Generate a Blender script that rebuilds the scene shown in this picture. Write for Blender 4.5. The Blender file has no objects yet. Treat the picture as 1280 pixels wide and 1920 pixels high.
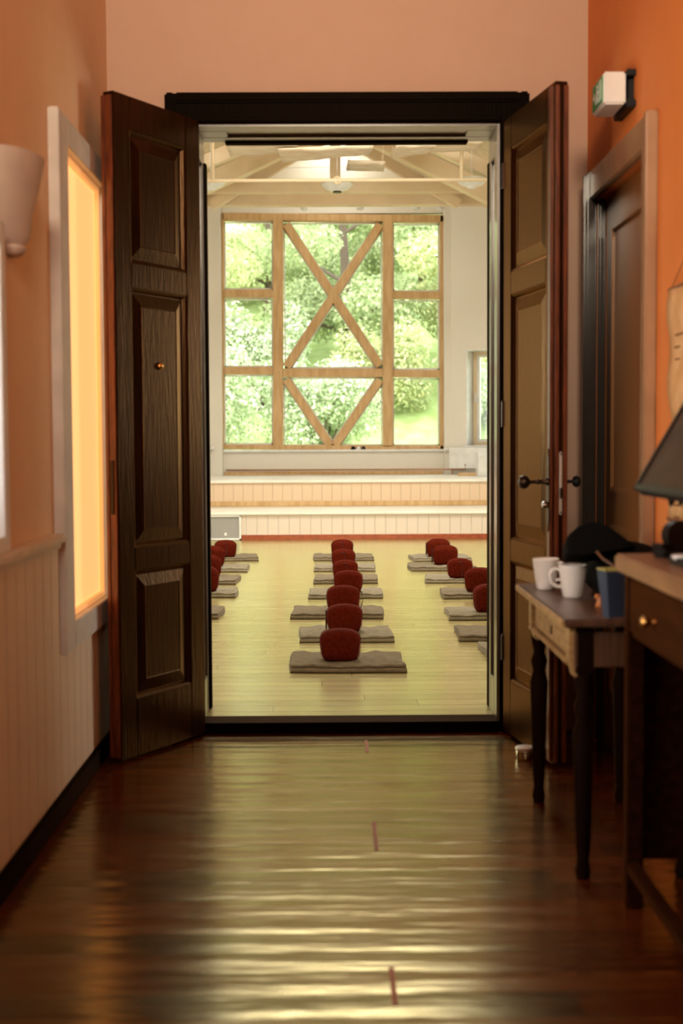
import bpy, bmesh, math, random
from mathutils import Vector, Matrix
import numpy as np
random.seed(7); rng = np.random.default_rng(7)
scn = bpy.context.scene
COL = scn.collection
R = math.radians

# ------------------------------------------------------------------ camera
FPX = 2500.0
CAMPOS = Vector((0, 0, 1.2))
CR = Matrix.Rotation(R(-0.41), 3, 'Z') @ Matrix.Rotation(R(90 - 3.09), 3, 'X') @ Matrix.Rotation(R(-0.3), 3, 'Z')
cd = bpy.data.cameras.new('camera'); cam = bpy.data.objects.new('camera', cd); COL.objects.link(cam)
cam.matrix_world = Matrix.Translation(CAMPOS) @ CR.to_4x4()
cd.sensor_fit = 'VERTICAL'; cd.sensor_height = 36; cd.sensor_width = 24
cd.lens = FPX / 1920 * 36
cd.dof.use_dof = True; cd.dof.focus_distance = 8.5; cd.dof.aperture_fstop = 2.6
cd.clip_end = 300
scn.camera = cam

def ray(px, py):
    return CR @ Vector(((px - 640) / FPX, (960 - py) / FPX, -1))
def UY(px, py, Y):
    r = ray(px, py); return CAMPOS + r * (Y / r.y)
def UX(px, py, X):
    r = ray(px, py); return CAMPOS + r * (X / r.x)
def UZ(px, py, Z):
    r = ray(px, py); return CAMPOS + r * ((Z - 1.2) / r.z)

# ------------------------------------------------------------------ view, world, lights
vs = scn.view_settings
vs.view_transform = 'Standard'; vs.look = 'None'; vs.gamma = 1; vs.use_curve_mapping = False
vs.exposure = 0.0
w = bpy.data.worlds.new('world'); scn.world = w; w.use_nodes = True
nt = w.node_tree; bg = nt.nodes['Background']
bg.inputs[0].default_value = (0.93, 0.97, 1.0, 1); bg.inputs[1].default_value = 7.2

def area(name, loc, target, sx, sy, power, color):
    l = bpy.data.lights.new(name, 'AREA'); l.shape = 'RECTANGLE'; l.size = sx; l.size_y = sy
    l.energy = power; l.color = color
    o = bpy.data.objects.new(name, l); COL.objects.link(o); o.location = loc
    d = Vector(target) - Vector(loc)
    o.rotation_euler = d.to_track_quat('-Z', 'Y').to_euler()
    return o
YB_ = -2.2
# daylight at the near left corridor window (outside the pane)
area('corridor_window_daylight', (-1.16, 2.64, 1.34), (1, 2.9, 1.55), 0.74, 1.7, 40, (1.0, 0.70, 0.42))
area('corridor_back_fill', (0.05, YB_ - .3, 3.5), (0.0, 5.4, 3.0), 1.3, 0.9, 36, (1.0, 0.80, 0.56)).data.spread = R(48)  # added lamp behind the camera, brightens the corridor from the front
# added fill lamps at unseen side and roof openings of the hall
area('hall_left_fill', (-5.25, 10.2, 1.9), (0, 10.2, 1.6), 1.5, 3.6, 200, (1.0, 0.94, 0.74))
area('hall_right_fill', (5.25, 10.2, 1.9), (0, 10.2, 1.6), 1.5, 3.6, 200, (1.0, 0.94, 0.74))
area('hall_roof_fill', (0.06, 12.2, 5.9), (0.06, 12.2, 0), 2.0, 1.8, 330, (1.0, 0.95, 0.78))
area('hall_end_roof_fill', (0.06, 18.8, 5.95), (0.06, 18.5, 0), 0.65, 0.8, 14, (1.0, 0.95, 0.80))  # added to brighten the gable and end wall

# ------------------------------------------------------------------ materials
def newmat(name):
    m = bpy.data.materials.new(name); m.use_nodes = True
    return m, m.node_tree, m.node_tree.nodes['Principled BSDF']
def mat(name, c, rough=0.6, metal=0, spec=0.5, c2=None, nscale=8, stretch=(1, 1, 1), bump=0, bscale=40, coat=0, sheen=0, tint=None):
    m, t, b = newmat(name); N = t.nodes; L = t.links
    b.inputs['Base Color'].default_value = (*c, 1)
    b.inputs['Roughness'].default_value = rough; b.inputs['Metallic'].default_value = metal
    b.inputs['Specular IOR Level'].default_value = spec
    b.inputs['Coat Weight'].default_value = coat; b.inputs['Coat Roughness'].default_value = 0.12
    b.inputs['Sheen Weight'].default_value = sheen
    if tint: b.inputs['Specular Tint'].default_value = (*tint, 1)
    tc = N.new('ShaderNodeTexCoord'); mp = N.new('ShaderNodeMapping'); mp.inputs['Scale'].default_value = stretch
    L.new(tc.outputs['Object'], mp.inputs[0])
    nz = N.new('ShaderNodeTexNoise'); nz.inputs['Scale'].default_value = nscale; nz.inputs['Detail'].default_value = 5
    L.new(mp.outputs[0], nz.inputs[0])
    c2 = c2 or tuple(x * 0.86 for x in c)
    cr = N.new('ShaderNodeValToRGB'); cr.color_ramp.elements[0].position = 0.35; cr.color_ramp.elements[1].position = 0.65
    cr.color_ramp.elements[0].color = (*c2, 1); cr.color_ramp.elements[1].color = (*c, 1)
    L.new(nz.outputs[0], cr.inputs[0]); L.new(cr.outputs[0], b.inputs['Base Color'])
    if bump:
        n2 = N.new('ShaderNodeTexNoise'); n2.inputs['Scale'].default_value = bscale; n2.inputs['Detail'].default_value = 4
        L.new(mp.outputs[0], n2.inputs[0])
        bp = N.new('ShaderNodeBump'); bp.inputs['Strength'].default_value = bump; bp.inputs['Distance'].default_value = 0.01
        L.new(n2.outputs[0], bp.inputs['Height']); L.new(bp.outputs[0], b.inputs['Normal'])
    return m
def emit(name, c, s):
    m, t, b = newmat(name); b.inputs['Base Color'].default_value = (*c, 1)
    b.inputs['Emission Color'].default_value = (*c, 1); b.inputs['Emission Strength'].default_value = s
    return m
def math_node(N, L, op, a, bval=None):
    n = N.new('ShaderNodeMath'); n.operation = op
    if isinstance(a, (int, float)): n.inputs[0].default_value = a
    else: L.new(a, n.inputs[0])
    if bval is not None:
        if isinstance(bval, (int, float)): n.inputs[1].default_value = bval
        else: L.new(bval, n.inputs[1])
    return n.outputs[0]
def board_floor(name, ca, cb, width, rough, cup, wav, wear, spec=0.5, coat=0.0, tint=(1, 0.95, 0.75)):
    """floorboards running along X, cupped across their width"""
    m, t, b = newmat(name); N = t.nodes; L = t.links
    tc = N.new('ShaderNodeTexCoord'); sp = N.new('ShaderNodeSeparateXYZ'); L.new(tc.outputs['Object'], sp.inputs[0])
    ys = math_node(N, L, 'DIVIDE', sp.outputs[1], width)
    row = math_node(N, L, 'FLOOR', ys); fr = math_node(N, L, 'FRACT', ys)
    wn = N.new('ShaderNodeTexWhiteNoise'); wn.noise_dimensions = '1D'; L.new(row, wn.inputs['W'])
    off = math_node(N, L, 'MULTIPLY', wn.outputs[0], 7.3)
    xs = math_node(N, L, 'ADD', math_node(N, L, 'DIVIDE', sp.outputs[0], 2.6), off)
    fx = math_node(N, L, 'FRACT', xs); cell = math_node(N, L, 'FLOOR', xs)
    w2 = N.new('ShaderNodeTexWhiteNoise'); w2.noise_dimensions = '2D'
    cb2 = N.new('ShaderNodeCombineXYZ'); L.new(row, cb2.inputs[0]); L.new(cell, cb2.inputs[1]); L.new(cb2.outputs[0], w2.inputs['Vector'])
    mp = N.new('ShaderNodeMapping'); mp.inputs['Scale'].default_value = (1.2, 22, 1); L.new(tc.outputs['Object'], mp.inputs[0])
    nz = N.new('ShaderNodeTexNoise'); nz.inputs['Scale'].default_value = 3; nz.inputs['Detail'].default_value = 7; L.new(mp.outputs[0], nz.inputs[0])
    f = math_node(N, L, 'ADD', math_node(N, L, 'MULTIPLY', w2.outputs[0], 0.55), math_node(N, L, 'MULTIPLY', nz.outputs[0], 0.6))
    cr = N.new('ShaderNodeValToRGB'); cr.color_ramp.elements[0].position = 0.15; cr.color_ramp.elements[1].position = 0.9
    cr.color_ramp.elements[0].color = (*ca, 1); cr.color_ramp.elements[1].color = (*cb, 1); L.new(f, cr.inputs[0])
    # dark joints
    d1 = math_node(N, L, 'ABSOLUTE', math_node(N, L, 'SUBTRACT', fr, 0.5))
    j1 = math_node(N, L, 'GREATER_THAN', d1, 0.470)
    j2 = math_node(N, L, 'LESS_THAN', fx, 0.0012)
    j = math_node(N, L, 'MAXIMUM', j1, j2)
    mx = N.new('ShaderNodeMix'); mx.data_type = 'RGBA'; L.new(math_node(N, L, 'MULTIPLY', j, 0.75), mx.inputs['Factor'])
    L.new(cr.outputs[0], mx.inputs['A']); mx.inputs['B'].default_value = (0.012, 0.005, 0.002, 1)
    L.new(mx.outputs['Result'], b.inputs['Base Color'])
    # bump: crown of each board + uneven varnish
    crown = math_node(N, L, 'MULTIPLY', math_node(N, L, 'MULTIPLY', d1, d1), cup)
    mp2 = N.new('ShaderNodeMapping'); mp2.inputs['Scale'].default_value = (0.9, 7, 1); L.new(tc.outputs['Object'], mp2.inputs[0])
    n3 = N.new('ShaderNodeTexNoise'); n3.inputs['Scale'].default_value = 2.2; n3.inputs['Detail'].default_value = 3; L.new(mp2.outputs[0], n3.inputs[0])
    h = math_node(N, L, 'ADD', math_node(N, L, 'SUBTRACT', math_node(N, L, 'MULTIPLY', n3.outputs[0], wav), crown), math_node(N, L, 'MULTIPLY', j, -0.003))
    h = math_node(N, L, 'ADD', h, math_node(N, L, 'MULTIPLY', w2.outputs[0], 0.0))
    bp = N.new('ShaderNodeBump'); bp.inputs['Strength'].default_value = 1; bp.inputs['Distance'].default_value = 1.0
    L.new(h, bp.inputs['Height']); L.new(bp.outputs[0], b.inputs['Normal'])
    n4 = N.new('ShaderNodeTexNoise'); n4.inputs['Scale'].default_value = 2.5; n4.inputs['Detail'].default_value = 4; L.new(mp2.outputs[0], n4.inputs[0])
    L.new(math_node(N, L, 'ADD', math_node(N, L, 'MULTIPLY', n4.outputs[0], wear), rough - wear / 2), b.inputs['Roughness'])
    b.inputs['Specular IOR Level'].default_value = spec
    b.inputs['Coat Weight'].default_value = coat; b.inputs['Coat Roughness'].default_value = 0.2
    b.inputs['Specular Tint'].default_value = (*tint, 1)
    return m
def bead_mat(name, c, pitch, axis=0, rough=0.45, joints=0.03, dk=0.55):
    """painted tongue and groove boards: vertical joints repeating along an axis"""
    m, t, b = newmat(name); N = t.nodes; L = t.links
    tc = N.new('ShaderNodeTexCoord'); sp = N.new('ShaderNodeSeparateXYZ'); L.new(tc.outputs['Object'], sp.inputs[0])
    fr = math_node(N, L, 'FRACT', math_node(N, L, 'DIVIDE', sp.outputs[axis], pitch))
    d = math_node(N, L, 'ABSOLUTE', math_node(N, L, 'SUBTRACT', fr, 0.5))
    g = N.new('ShaderNodeMapRange'); g.inputs[1].default_value = 0.5 - joints * 2; g.inputs[2].default_value = 0.5
    g.inputs[3].default_value = 0; g.inputs[4].default_value = 1; L.new(d, g.inputs[0])
    mx = N.new('ShaderNodeMix'); mx.data_type = 'RGBA'; L.new(math_node(N, L, 'MULTIPLY', g.outputs[0], dk), mx.inputs['Factor'])
    mx.inputs['A'].default_value = (*c, 1); mx.inputs['B'].default_value = tuple(x * 0.45 for x in c) + (1,)
    L.new(mx.outputs['Result'], b.inputs['Base Color']); b.inputs['Roughness'].default_value = rough
    bp = N.new('ShaderNodeBump'); bp.inputs['Strength'].default_value = 0.8; bp.inputs['Distance'].default_value = 0.006; bp.invert = True
    L.new(g.outputs[0], bp.inputs['Height']); L.new(bp.outputs[0], b.inputs['Normal'])
    return m
def glass_mat():
    m, t, b = newmat('window_glass'); N = t.nodes; L = t.links; N.remove(b)
    tr = N.new('ShaderNodeBsdfTransparent'); gl = N.new('ShaderNodeBsdfGlossy'); gl.inputs['Roughness'].default_value = 0.02
    fz = N.new('ShaderNodeFresnel'); fz.inputs[0].default_value = 1.3
    mx = N.new('ShaderNodeMixShader'); L.new(fz.outputs[0], mx.inputs[0]); L.new(tr.outputs[0], mx.inputs[1]); L.new(gl.outputs[0], mx.inputs[2])
    L.new(mx.outputs[0], N['Material Output'].inputs[0]); return m
def leaf_mat(name, c1, c2, c3):
    m, t, b = newmat(name); N = t.nodes; L = t.links
    g = N.new('ShaderNodeNewGeometry')
    cr = N.new('ShaderNodeValToRGB'); e = cr.color_ramp.elements
    e[0].position = 0; e[0].color = (*c1, 1); e[1].position = 1; e[1].color = (*c3, 1)
    x = e.new(0.55); x.color = (*c2, 1)
    L.new(g.outputs['Random Per Island'], cr.inputs[0]); L.new(cr.outputs[0], b.inputs['Base Color'])
    b.inputs['Roughness'].default_value = 0.45
    tl = N.new('ShaderNodeBsdfTranslucent'); L.new(cr.outputs[0], tl.inputs[0])
    mx = N.new('ShaderNodeMixShader'); mx.inputs[0].default_value = 0.4
    L.new(b.outputs[0], mx.inputs[1]); L.new(tl.outputs[0], mx.inputs[2]); L.new(mx.outputs[0], N['Material Output'].inputs[0])
    return m

def varnish(m, gcol, rough, ior=1.5, rough_noise=None):
    """wood under a tinted varnish: stained body below, amber-tinted gloss above"""
    t = m.node_tree; N = t.nodes; L = t.links; b = N['Principled BSDF']
    df = N.new('ShaderNodeBsdfDiffuse'); gl = N.new('ShaderNodeBsdfGlossy'); fz = N.new('ShaderNodeFresnel'); mx = N.new('ShaderNodeMixShader')
    gl.inputs['Color'].default_value = (*gcol, 1); gl.inputs['Roughness'].default_value = rough; fz.inputs['IOR'].default_value = ior
    for l in list(b.inputs['Base Color'].links): L.new(l.from_socket, df.inputs['Color'])
    for l in list(b.inputs['Normal'].links):
        for q in (df, gl, fz): L.new(l.from_socket, q.inputs['Normal'])
    for l in list(b.inputs['Roughness'].links): L.new(l.from_socket, gl.inputs['Roughness'])
    L.new(fz.outputs[0], mx.inputs[0]); L.new(df.outputs[0], mx.inputs[1]); L.new(gl.outputs[0], mx.inputs[2])
    L.new(mx.outputs[0], N['Material Output'].inputs[0]); N.remove(b); return m

M = {}
M['wall_l'] = mat('peach_wall_paint', (0.80, 0.55, 0.33), 0.75, c2=(0.78, 0.53, 0.31), bump=0.08, bscale=60)
M['wall_d'] = mat('dusty_pink_wall_paint', (0.52, 0.33, 0.24), 0.8, c2=(0.51, 0.32, 0.23), bump=0.08, bscale=60)
M['wall_r'] = mat('orange_wall_paint', (0.80, 0.25, 0.05), 0.7, c2=(0.77, 0.235, 0.045), bump=0.08, bscale=60)
M['plain'] = mat('corridor_plain_paint', (0.55, 0.36, 0.24), 0.8)
M['wains'] = bead_mat('peach_tongue_and_groove', (0.74, 0.56, 0.38), 0.115, 1, 0.5, dk=.3)
M['rail'] = mat('cream_rail_paint', (0.72, 0.56, 0.38), 0.45)
M['trimw'] = mat('pale_trim_paint', (0.66, 0.60, 0.54), 0.5)
M['dark'] = mat('dark_stained_door_wood', (0.020, 0.0055, 0.0016), 0.34, c2=(0.007, 0.002, 0.0008), nscale=6, stretch=(12, 12, 0.8), bump=0.12, bscale=10, spec=0.42, tint=(0.62, 0.42, 0.22))
M['darker'] = mat('black_brown_casing_wood', (0.003, 0.0022, 0.0014), 0.45, c2=(0.002, 0.0014, 0.001), nscale=6, stretch=(12, 12, 1), bump=0.08, bscale=10, spec=0.12, tint=(0.35, 0.25, 0.18))
M['edge'] = mat('red_brown_lit_wood', (0.17, 0.038, 0.011), 0.3, c2=(0.07, 0.016, 0.005), nscale=10, stretch=(10, 10, 1), bump=0.1)  # reddened to carry the amber window's light on the leaf edges
M['floor_c'] = board_floor('corridor_floorboards', (0.008, 0.0018, 0.0005), (0.11, 0.020, 0.003), 0.118, 0.20, 0.0050, 0.0055, 0.14, 1.0, 0.0, (1.0, 0.88, 0.42))
M['floor_h'] = board_floor('hall_floorboards', (0.27, 0.195, 0.075), (0.39, 0.30, 0.125), 0.118, 0.22, 0.0030, 0.0015, 0.06, 0.8, 0.3)
M['hallw'] = mat('hall_off_white_paint', (0.74, 0.69, 0.60), 0.8, c2=(0.73, 0.68, 0.59))
varnish(M['dark'], (0.86, 0.47, 0.22), 0.28, 1.36)
varnish(M['darker'], (0.10, 0.06, 0.04), 0.4, 1.25)
varnish(M['floor_c'], (1.0, 0.84, 0.46), 0.18, 1.62)
varnish(M['floor_h'], (0.98, 0.94, 0.66), 0.20, 1.55)
M['white'] = mat('white_paint', (0.80, 0.79, 0.76), 0.5)
M['tread'] = mat('white_platform_top', (0.80, 0.77, 0.68), 0.35, c2=(0.72, 0.68, 0.58), nscale=2)
M['riser1'] = bead_mat('pinkish_white_tongue_and_groove', (0.66, 0.56, 0.46), 0.125, 0, dk=.2)
M['riser2'] = bead_mat('warm_cream_tongue_and_groove', (0.68, 0.50, 0.33), 0.125, 0, dk=.22)
M['pine'] = mat('pine_beam_wood', (0.62, 0.40, 0.19), 0.5, c2=(0.50, 0.30, 0.12), nscale=3, stretch=(6, 6, 1.2), bump=0.06)
M['cream'] = mat('cream_painted_timber', (0.76, 0.60, 0.40), 0.55, c2=(0.70, 0.54, 0.34), nscale=3)
M['gable'] = bead_mat('white_roof_boarding', (0.86, 0.80, 0.66), 0.16, 2, dk=.6)
M['sail'] = mat('cream_sail_cloth', (0.80, 0.70, 0.54), 0.8, c2=(0.66, 0.52, 0.36), nscale=2.2, stretch=(0.5, 7, 1))
M['redbase'] = mat('red_brown_skirting', (0.36, 0.075, 0.022), 0.35, c2=(0.22, 0.04, 0.012), nscale=5, stretch=(3, 10, 10))
M['cush'] = mat('maroon_cushion_fabric', (0.100, 0.010, 0.003), 0.95, c2=(0.07, 0.006, 0.002), nscale=60, bump=0.25, bscale=400, spec=.05)
M['cushtrim'] = mat('dark_maroon_cord', (0.05, 0.008, 0.008), 0.8)
M['blanket'] = mat('grey_brown_wool', (0.21, 0.165, 0.110), 0.95, c2=(0.165, 0.128, 0.084), nscale=30, bump=0.25, bscale=300, spec=.05)
M['blanket2'] = mat('pale_grey_wool', (0.27, 0.225, 0.155), 0.95, c2=(0.21, 0.172, 0.118), nscale=30, bump=0.25, bscale=300, spec=.05)
M['glass'] = glass_mat()
M['amber'] = emit('amber_backlit_blind', (1.0, 0.50, 0.17), 1.08)
M['rightdoor'] = mat('ochre_brown_door_paint', (0.34, 0.16, 0.05), 0.28, nscale=2, bump=0.03)
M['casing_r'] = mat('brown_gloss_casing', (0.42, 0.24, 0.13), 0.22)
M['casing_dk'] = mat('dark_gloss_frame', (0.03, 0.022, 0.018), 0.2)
M['chrome'] = mat('polished_steel', (0.7, 0.68, 0.65), 0.15, 1)
M['steel'] = mat('brushed_steel', (0.75, 0.74, 0.72), 0.35, 0.9)
M['bronze'] = mat('dark_bronze', (0.05, 0.03, 0.02), 0.35, 0.8)
M['brass'] = mat('brass', (0.75, 0.42, 0.12), 0.25, 1)
M['ceram'] = mat('white_ceramic', (0.80, 0.77, 0.72), 0.15)
M['sconce'] = mat('white_plaster', (0.60, 0.50, 0.42), 0.6)
M['tabtop'] = mat('worn_brown_table_top', (0.13, 0.06, 0.032), 0.32, c2=(0.07, 0.03, 0.016), nscale=5, stretch=(14, 1.5, 1), bump=0.06)
M['tabedge'] = mat('pale_lit_wood', (0.42, 0.25, 0.10), 0.4, c2=(0.27, 0.14, 0.05), nscale=6, stretch=(2, 2, 10), bump=0.08)  # light falling on the table's drawer side is put into this colour
M['tabdark'] = mat('dark_table_wood', (0.009, 0.004, 0.002), 0.45, c2=(0.009, 0.004, 0.003), spec=.2, tint=(.5,.35,.2), nscale=6, stretch=(2, 2, 8), bump=0.06)
M['desktop'] = mat('brown_desk_wood', (0.26, 0.11, 0.04), 0.35, c2=(0.17, 0.065, 0.022), nscale=4, stretch=(14, 1.5, 4), bump=0.05)
M['deskbody'] = mat('dark_reddish_desk_wood', (0.030, 0.008, 0.003), 0.45, c2=(0.014, 0.004, 0.0015), spec=.2, tint=(.5,.35,.2), nscale=5, stretch=(8, 1, 8))
M['black'] = mat('black_fabric', (0.004, 0.004, 0.004), 0.95, spec=0.05)
M['blackp'] = mat('black_plastic', (0.008, 0.008, 0.008), 0.45, spec=.15)
varnish(M['tabdark'], (0.2, 0.12, 0.06), 0.45, 1.3); varnish(M['deskbody'], (0.3, 0.14, 0.06), 0.45, 1.35)
M['screen'] = mat('dark_screen_glass', (0.05, 0.02, 0.01), 0.5, spec=.1, c2=(0.03, 0.012, 0.006))
M['blue'] = mat('dark_blue_enamel', (0.035, 0.060, 0.105), 0.45)
M['orange'] = mat('orange_clay', (0.55, 0.20, 0.05), 0.5)
M['paper'] = mat('orange_lit_paper', (0.80, 0.50, 0.24), 0.8, c2=(0.66, 0.36, 0.14), nscale=14)  # light paper given the orange of the light on it
M['ink'] = mat('faded_brown_ink', (0.30, 0.13, 0.05), 0.8)
M['green'] = mat('exit_green', (0.03, 0.30, 0.10), 0.4)
M['tape'] = mat('orange_red_tape', (0.36, 0.09, 0.02), 0.6, spec=.2)
M['grass'] = mat('grass_bank', (0.44, 0.55, 0.22), 0.9, c2=(0.32, 0.43, 0.13), nscale=3, bump=0.5, bscale=12)
M['bark'] = mat('bark', (0.12, 0.085, 0.055), 0.9, bump=0.4, bscale=20)
M['leafA'] = leaf_mat('mid_green_leaves', (0.32, 0.38, 0.15), (0.52, 0.57, 0.27), (0.78, 0.76, 0.42))
M['leafB'] = leaf_mat('deep_green_leaves', (0.24, 0.31, 0.13), (0.42, 0.50, 0.24), (0.64, 0.68, 0.38))
M['leafC'] = leaf_mat('pale_leaves', (0.28, 0.38, 0.17), (0.52, 0.60, 0.36), (0.88, 0.88, 0.76))
M['copper'] = mat('copper_pipe', (0.5, 0.25, 0.14), 0.4, 0.6)
M['grey'] = mat('grey_mesh_metal', (0.42, 0.41, 0.38), 0.5, c2=(0.34, 0.33, 0.31), nscale=400)

# ------------------------------------------------------------------ geometry helpers
class MB:
    def __init__(s): s.bm = bmesh.new()
    def box(s, x0, x1, y0, y1, z0, z1, bev=0, M4=None):
        b = bmesh.new(); bmesh.ops.create_cube(b, size=1)
        for v in b.verts:
            v.co = Vector((x0 + (v.co.x + .5) * (x1 - x0), y0 + (v.co.y + .5) * (y1 - y0), z0 + (v.co.z + .5) * (z1 - z0)))
        if bev: bmesh.ops.bevel(b, geom=b.edges[:], offset=bev, segments=2, affect='EDGES', clamp_overlap=True)
        return s._add(b, M4)
    def _add(s, b, M4=None):
        if M4 is not None: b.transform(M4)
        me = bpy.data.meshes.new('t'); b.to_mesh(me); b.free(); s.bm.from_mesh(me); bpy.data.meshes.remove(me); return s
    def cyl(s, p0, p1, r0, r1=None, seg=20, cap=True):
        p0 = Vector(p0); p1 = Vector(p1); r1 = r0 if r1 is None else r1
        b = bmesh.new(); d = p1 - p0
        bmesh.ops.create_cone(b, cap_ends=cap, segments=seg, radius1=r0, radius2=r1, depth=d.length)
        q = d.to_track_quat('Z', 'Y').to_matrix().to_4x4()
        return s._add(b, Matrix.Translation((p0 + p1) / 2) @ q)
    def lathe(s, prof, c=(0, 0, 0), seg=32, M4=None, closed=False):
        b = bmesh.new(); rings = []
        for r, z in prof:
            if r < 1e-6: rings.append([b.verts.new((0, 0, z))])
            else: rings.append([b.verts.new((r * math.cos(2 * math.pi * i / seg), r * math.sin(2 * math.pi * i / seg), z)) for i in range(seg)])
        for a, c2 in zip(rings, rings[1:]):
            for i in range(seg):
                j = (i + 1) % seg
                if len(a) == 1 and len(c2) == 1: continue
                if len(a) == 1: b.faces.new((a[0], c2[i], c2[j]))
                elif len(c2) == 1: b.faces.new((a[i], a[j], c2[0]))
                else: b.faces.new((a[i], a[j], c2[j], c2[i]))
        bmesh.ops.recalc_face_normals(b, faces=b.faces[:])
        T = Matrix.Translation(c)
        return s._add(b, T if M4 is None else T @ M4)
    def tube(s, pts, r, seg=10, cap=True, radii=None):
        pts = [Vector(p) for p in pts]; b = bmesh.new(); rings = []
        for i, p in enumerate(pts):
            d = (pts[min(i + 1, len(pts) - 1)] - pts[max(i - 1, 0)]).normalized()
            q = d.to_track_quat('Z', 'Y').to_matrix(); rr = radii[i] if radii else r
            rings.append([b.verts.new(p + q @ Vector((rr * math.cos(2 * math.pi * k / seg), rr * math.sin(2 * math.pi * k / seg), 0))) for k in range(seg)])
        for a, c in zip(rings, rings[1:]):
            for k in range(seg): b.faces.new((a[k], a[(k + 1) % seg], c[(k + 1) % seg], c[k]))
        if cap: b.faces.new(rings[0]); b.faces.new(rings[-1])
        bmesh.ops.recalc_face_normals(b, faces=b.faces[:])
        return s._add(b)
    def prism(s, poly, axis, a0, a1, bev=0):
        """poly: list of 2-D points in the two remaining axes; extruded along axis"""
        b = bmesh.new()
        def mk(p, a):
            return {'x': (a, p[0], p[1]), 'y': (p[0], a, p[1]), 'z': (p[0], p[1], a)}[axis]
        A = [b.verts.new(mk(p, a0)) for p in poly]; B = [b.verts.new(mk(p, a1)) for p in poly]
        b.faces.new(A); b.faces.new(B[::-1]); n = len(poly)
        for i in range(n): b.faces.new((A[i], B[i], B[(i + 1) % n], A[(i + 1) % n]))
        bmesh.ops.recalc_face_normals(b, faces=b.faces[:])
        if bev: bmesh.ops.bevel(b, geom=b.edges[:], offset=bev, segments=2, affect='EDGES', clamp_overlap=True)
        return s._add(b)
    def hull(s, pts):
        b = bmesh.new(); [b.verts.new(p) for p in pts]; bmesh.ops.convex_hull(b, input=b.verts[:]); return s._add(b)
    def obj(s, name, m, parent=None, smooth=False, world=False):
        me = bpy.data.meshes.new(name); bmesh.ops.recalc_face_normals(s.bm, faces=s.bm.faces[:]) if not smooth else None
        s.bm.to_mesh(me); s.bm.free()
        if isinstance(m, str): m = M[m]
        me.materials.append(m)
        if smooth:
            for p in me.polygons: p.use_smooth = True
        o = bpy.data.objects.new(name, me); COL.objects.link(o)
        if parent is not None: o.parent = parent
        return o
def tag(o, label=None, cat=None, group=None, kind=None):
    if label: o['label'] = label
    if cat: o['category'] = cat
    if group: o['group'] = group
    if kind: o['kind'] = kind
    return o
def empty(name, loc=(0, 0, 0), rz=0, label=None, cat=None, group=None, kind=None):
    o = bpy.data.objects.new(name, None); COL.objects.link(o); o.location = loc; o.rotation_euler = (0, 0, rz); o.empty_display_size = 0.1
    return tag(o, label, cat, group, kind)
def dup(root, loc, rz, label, group=None):
    r = root.copy(); COL.objects.link(r); r.location = loc; r.rotation_euler = (0, 0, rz)
    r['label'] = label
    if group: r['group'] = group
    for ch in list(root.children):
        c = ch.copy(); COL.objects.link(c); c.parent = r
        for g in list(ch.children):
            d = g.copy(); COL.objects.link(d); d.parent = c
    return r
def smooth_by_angle(o, deg=35):
    me = o.data
    for p in me.polygons: p.use_smooth = True
    try: me.set_sharp_from_angle(angle=R(deg))
    except Exception: pass
    return o
def struct(o): o['kind'] = 'structure'; return o

# ================================================================== CORRIDOR SHELL
XL, XR = -0.894, 1.04
YD = 5.45           # corridor face of the wall with the double door
YB = -2.2
OX0, OX1, OZ = -0.545, 0.685, 2.475   # doorway opening
HZ = 0.04           # hall floor level
CH = 4.3
a = MB(); a.box(XL - .3, XR + .3, YB - .2, YD + .0, -0.1, 0); struct(a.obj('floor', 'floor_c'))
a = MB(); a.box(XL - .3, XR + .3, YB - .2, YD + .1, CH, CH + .1); struct(a.obj('ceiling', 'plain'))
a = MB(); a.box(XL - .3, XR + .3, YB - .2, YB, 0, CH); a.bm.clear()
a.box(XL - .3, -.6, YB - .2, YB, 0, CH); a.box(.7, XR + .3, YB - .2, YB, 0, CH); a.box(-.6, .7, YB - .2, YB, 0, 3.0); a.box(-.6, .7, YB - .2, YB, 4.0, CH)
struct(a.obj('wall_back', 'plain'))
wn5 = struct(empty('added_window_5', (.05, YB, 3.0)))  # added and unseen, opening for the fill behind the camera
# left wall with two windows
W1 = (4.44, 5.19, 0.60, 2.17)   # amber window: y0 y1 z0 z1
W2 = (1.75, 3.53, 0.95, 1.72)
a = MB(); x0, x1 = XL - .25, XL
a.box(x0, x1, YB, W2[0], 0, CH); a.box(x0, x1, W2[0], W2[1], 0, W2[2]); a.box(x0, x1, W2[0], W2[1], W2[3], CH)
a.box(x0, x1, W2[1], W1[0], 0, CH); a.box(x0, x1, W1[0], W1[1], 0, W1[2]); a.box(x0, x1, W1[0], W1[1], W1[3], CH)
a.box(x0, x1, W1[1], YD, 0, CH)
struct(a.obj('wall_left', 'wall_l'))
# wainscot
a = MB(); t = .018
a.box(XL, XL + t, YB, 4.262, 0, .88); a.box(XL, XL + t, 4.262, 5.30, 0, .515); a.box(XL, XL + t, 5.30, YD, 0, .88)
struct(a.obj('trim_1', 'wains'))
a = MB(); a.box(XL, XL + .045, YB, 4.262, .88, .905, .004); a.box(XL, XL + .028, YB, 4.262, .86, .88, .003)
a.box(XL, XL + .045, 5.36, YD, .88, .905, .004); struct(a.obj('trim_2', 'rail'))
a = MB(); a.box(XL + t, XL + t + .018, YB, YD, 0, .075, .004); struct(a.obj('baseboard_left', 'darker'))
# unseen window added behind the camera to carry the front fill
a = MB()
for q in (-.6, .03, .65): a.box(q - .0, q + .05, YB - .12, YB - .07, 3.0, 4.0)
a.box(-.6, .7, YB - .12, YB - .07, 3.0, 3.05); a.box(-.6, .7, YB - .12, YB - .07, 3.95, 4.0)
bpy.context.view_layer.update(); a.bm.transform(Matrix.Translation(-wn5.location)); a.obj('window_frame', 'white', wn5)
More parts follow.
